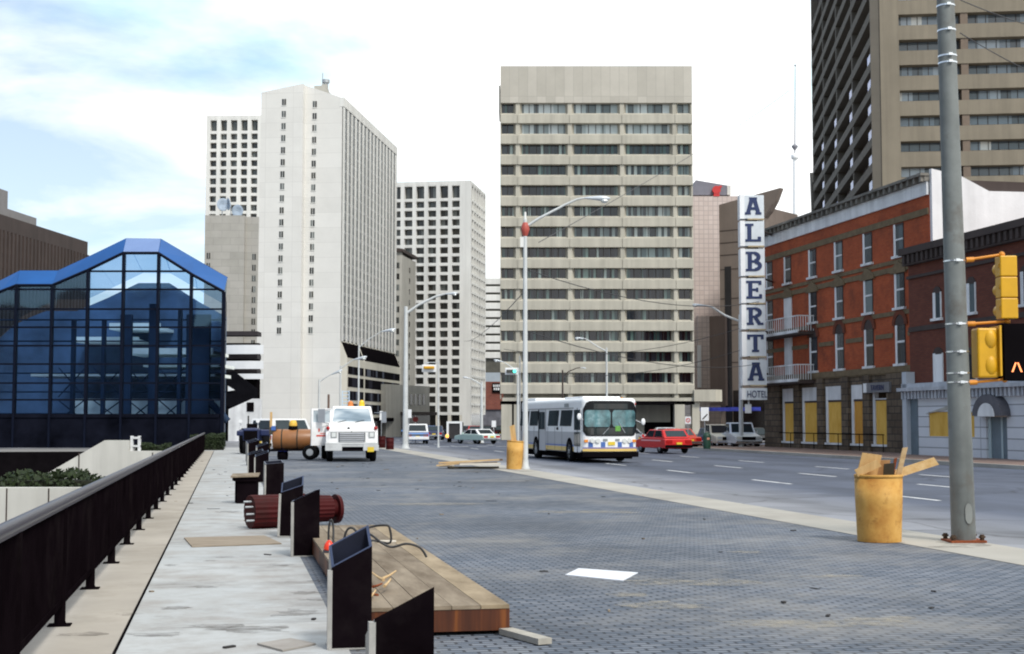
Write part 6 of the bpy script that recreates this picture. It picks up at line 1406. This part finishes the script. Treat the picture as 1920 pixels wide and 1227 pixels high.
m = MB(); m.cyl((X(653.5), .33, Z(803.5)), (X(653.5), .27, Z(804)), .06, n=12); part('hood_badge', m, BLACK, TRK)
for ua, ub in ((632, 650), (664, 684)): m = MB(); m.tube([(X(ua), 1.13, Z(793)), (X(ub), 1.20, Z(788))], .012, 5); part('wiper', m, BLACK, TRK)
m = MB(); m.box(X(721) - .12, X(721) + .10, .72, .78, Z(793), Z(772)); m.tube([(X(703), 1.2, Z(774)), (X(720), .78, Z(774))], .018); part('mirror', m, mat('mirror grey', (.22,.24,.27), .3, .1), TRK)
# open door

dxo = X(622); M_ = Matrix.Translation((dxo, 1.3, 0)) @ Matrix.Rotation(RAD(-152), 4, 'Z')
def dpart(name, mb, mt, parent, **kw):
    mb.v = [tuple(M_ @ Vector(p)) for p in mb.v]; return part(name, mb, mt, parent, **kw)
m = MB(); m.box(0, 1.05, -.06, .02, Z(836), Z(792)); m.box(0, .09, -.05, .01, Z(792), Z(766)); m.box(.95, 1.05, -.05, .01, Z(792), Z(766)); m.box(.09, .95, -.05, .01, Z(770), Z(766)); DO = dpart('door', m, WT, TRK)
m = MB(); m.box(.09, .95, -.03, -.01, Z(792), Z(770)); dpart('door_window', m, mat('pale door glass', (.40,.46,.50), .1, .2), DO)
m = MB(); m.box(.15, .8, .021, .03, Z(819), Z(816)); m.box(.2, .6, .021, .03, Z(814), Z(812.5)); m.box(.62,.70,.021,.03,Z(810),Z(804)); dpart('door_lettering', m, mat('red lettering', (.60,.10,.08), .5, .2, 5), DO)
m = MB(); m.box(X(603) - .16, X(603) + .16, .7, .76, Z(793), Z(767)); m.tube([(X(603), .75, Z(769)), (X(620), 1.2, Z(768))], .02); m.tube([(X(603), .75, Z(792)), (X(620), 1.2, Z(795))], .02); part('mirror', m, mat('mirror grey', (.22,.24,.27), .3, .1), TRK)

# ---------------------------------------------------------------- white pickup behind, tank trailer, tractor
p = at(580, 790, 88); car('white crew van parked behind the brown tank', 'van', WCAR, 0, 0, math.pi - .5, 5.0, 1.9, 1.15, 2.0, 'parked_van', kind='van', loc=Vector((p.x - .6, p.y + 4, 0)))
p = gp(552, 862); kT = p.y/2667; TK = thing('tank_trailer', 'brown cylindrical tank trailer standing left of the white truck', 'trailer', (p.x, p.y, 0), .05); zT = lambda v: H + (790 - v)*kT
r = 19*kT; m = MB(); Mx = Matrix.Translation((0, 0, zT(824))) @ Matrix.Rotation(math.pi/2, 4, 'Y'); hl = 41*kT
m.lathe([(r*.5, -hl), (r*.9, -hl + .04), (r, -hl + .14), (r, hl - .14), (r*.9, hl - .04), (r*.5, hl)], 26, 0, Mx)
TKM = mat('brown tank paint', (.28,.115,.038), .4, .2, 1.5, streak=.1, spec=.5); part('tank', m, TKM, TK)
for x in (-.55, .15): m = MB(); m.lathe([(r*1.02, x*hl - .03), (r*1.03, x*hl), (r*1.02, x*hl + .03)], 26, 0, Mx); part('tank_band', m, mat('dark plank'), TK)
m = MB(); m.cyl((-3*kT, 0, zT(806)), (-3*kT, 0, zT(799)), 9*kT, 8*kT, 16); part('hatch', m, BLACK, TK)
m = MB(); m.lathe([(7.5*kT, zT(799)), (7.5*kT, zT(795)), (5.5*kT, zT(789)), (.02, zT(788))], 16); part('hatch_cap', m, mat('yellow cap', (.75,.45,.06), .5, .1), TK, loc=(-3*kT, 0, 0))
m = MB(); m.box(-hl, hl, -.3, .3, .42, .52); m.box(-hl*1.3, -hl, -.06, .06, .42, .5); m.box(hl - .3, hl - .2, -.05, .05, 0, .45); part('frame', m, BLACK, TK)

for sx in (-1, 1):
    m = MB(); m.lathe([(.2,-.1),(.33,-.1),(.36,-.05),(.36,.05),(.33,.1),(.2,.1)], 18, 0, Matrix.Translation((hl*.75, sx*.62, .36)) @ Matrix.Rotation(math.pi/2, 4, 'X')); o = part('wheel', m, RUBBER, TK); m = MB(); m.cyl((hl*.75, sx*.55, .36), (hl*.75, sx*.735, .36), .17, n=12); part('rim', m, STEEL, o)
m = MB(); m.box(-46*kT, -42*kT, -.05, .05, zT(812), zT(773)); part('upright_board', m, wood('amber board'), TK)
m = MB(); m.box(-46*kT, -33*kT, -.3, .3, zT(815), zT(801)); part('motor_box', m, mat('dark motor', (.05,.04,.03), .6, .3, 4), TK); m = MB(); m.box(-42*kT, -34*kT, -.32, -.301, zT(807), zT(799)); part('blue_panel', m, BLUE, TK)
# tractor
p = gp(470, 852); kT = p.y/2667; TC = thing('tractor', 'dark blue tractor with white lamps parked at the end of the walkway', 'tractor', (p.x, p.y, 0), .12); zT = lambda v: H + (790 - v)*kT; xT = lambda u: (u - 470)*kT
DBL = mat('tractor blue', (.015,.025,.085), .4, .2, 2)
m = MB(); m.box(xT(455), xT(484), 0, 1.6, .75, zT(803)); part('hood', m, DBL, TC, bevel=.08)
m = MB(); m.box(xT(457), xT(482), -.06, .02, .8, zT(808)); part('grille', m, BLACK, TC)
m = MB(); m.box(xT(444), xT(502), 1.7, 2.4, .7, zT(806)); m.box(xT(440), xT(456), 1.5, 2.9, zT(818), zT(808)); m.box(xT(484), xT(503), 1.5, 2.9, zT(818), zT(806)); part('fender', m, DBL, TC, bevel=.06)
m = MB(); m.box(xT(458), xT(480), 2.0, 2.1, zT(806), zT(795)); part('seat_back', m, BLACK, TC); m = MB(); m.lathe([(.17,0),(.2,.02),(.17,.04)], 14, 0, Matrix.Translation((xT(470), 1.6, zT(802))) @ Matrix.Rotation(.5, 4, 'X')); part('steering_wheel', m, BLACK, TC)
for u in (447.5, 480): m = MB(); m.cyl((xT(u), 1.35, zT(790)), (xT(u), 1.5, zT(790)), .11, .09, 12); m.cyl((xT(u), 1.5, zT(806)), (xT(u), 1.5, zT(792)), .03, n=6); part('work_lamp', m, WHITE, TC)
for sx, u in ((-1, 452), (1, 495)): wheel(TC, xT(u), 2.2, .72, .42, sx, YEL)
for sx, u in ((-1, 459), (1, 481)): wheel(TC, xT(u), .35, .42, .25, sx, YEL)
m = MB(); m.tube([(xT(463), .9, zT(803)), (xT(463), .9, zT(780))], .04); part('exhaust_stack', m, BLACK, TC)
# two dark drums and the blue tarp bundle between bollards and tank
p = gp(530, 862); kT = p.y/2667; TB = thing('tarp_bundle', 'bundle wrapped in bright blue tarp on a dark base, before the brown tank', 'bundle', (p.x, p.y, 0), 0)
m = MB(); m.lathe([(9*kT, 0), (10.5*kT, .15), (10*kT, 14*kT), (7*kT, 16*kT)], 14); part('base', m, BLACK, TB)
m = MB(); rn = random.Random(2); m.ball((0, 0, 19*kT), 10.5*kT, 0, 14, (1.0, .9, .95)); m.v = [(x*(1 + rn.uniform(-.07,.07)), y*(1 + rn.uniform(-.07,.07)), z*(1 + rn.uniform(-.03,.03))) for x, y, z in m.v]; part('tarp', m, mat('bright blue tarp', (.02,.05,.38), .45, .2, 5), TB)
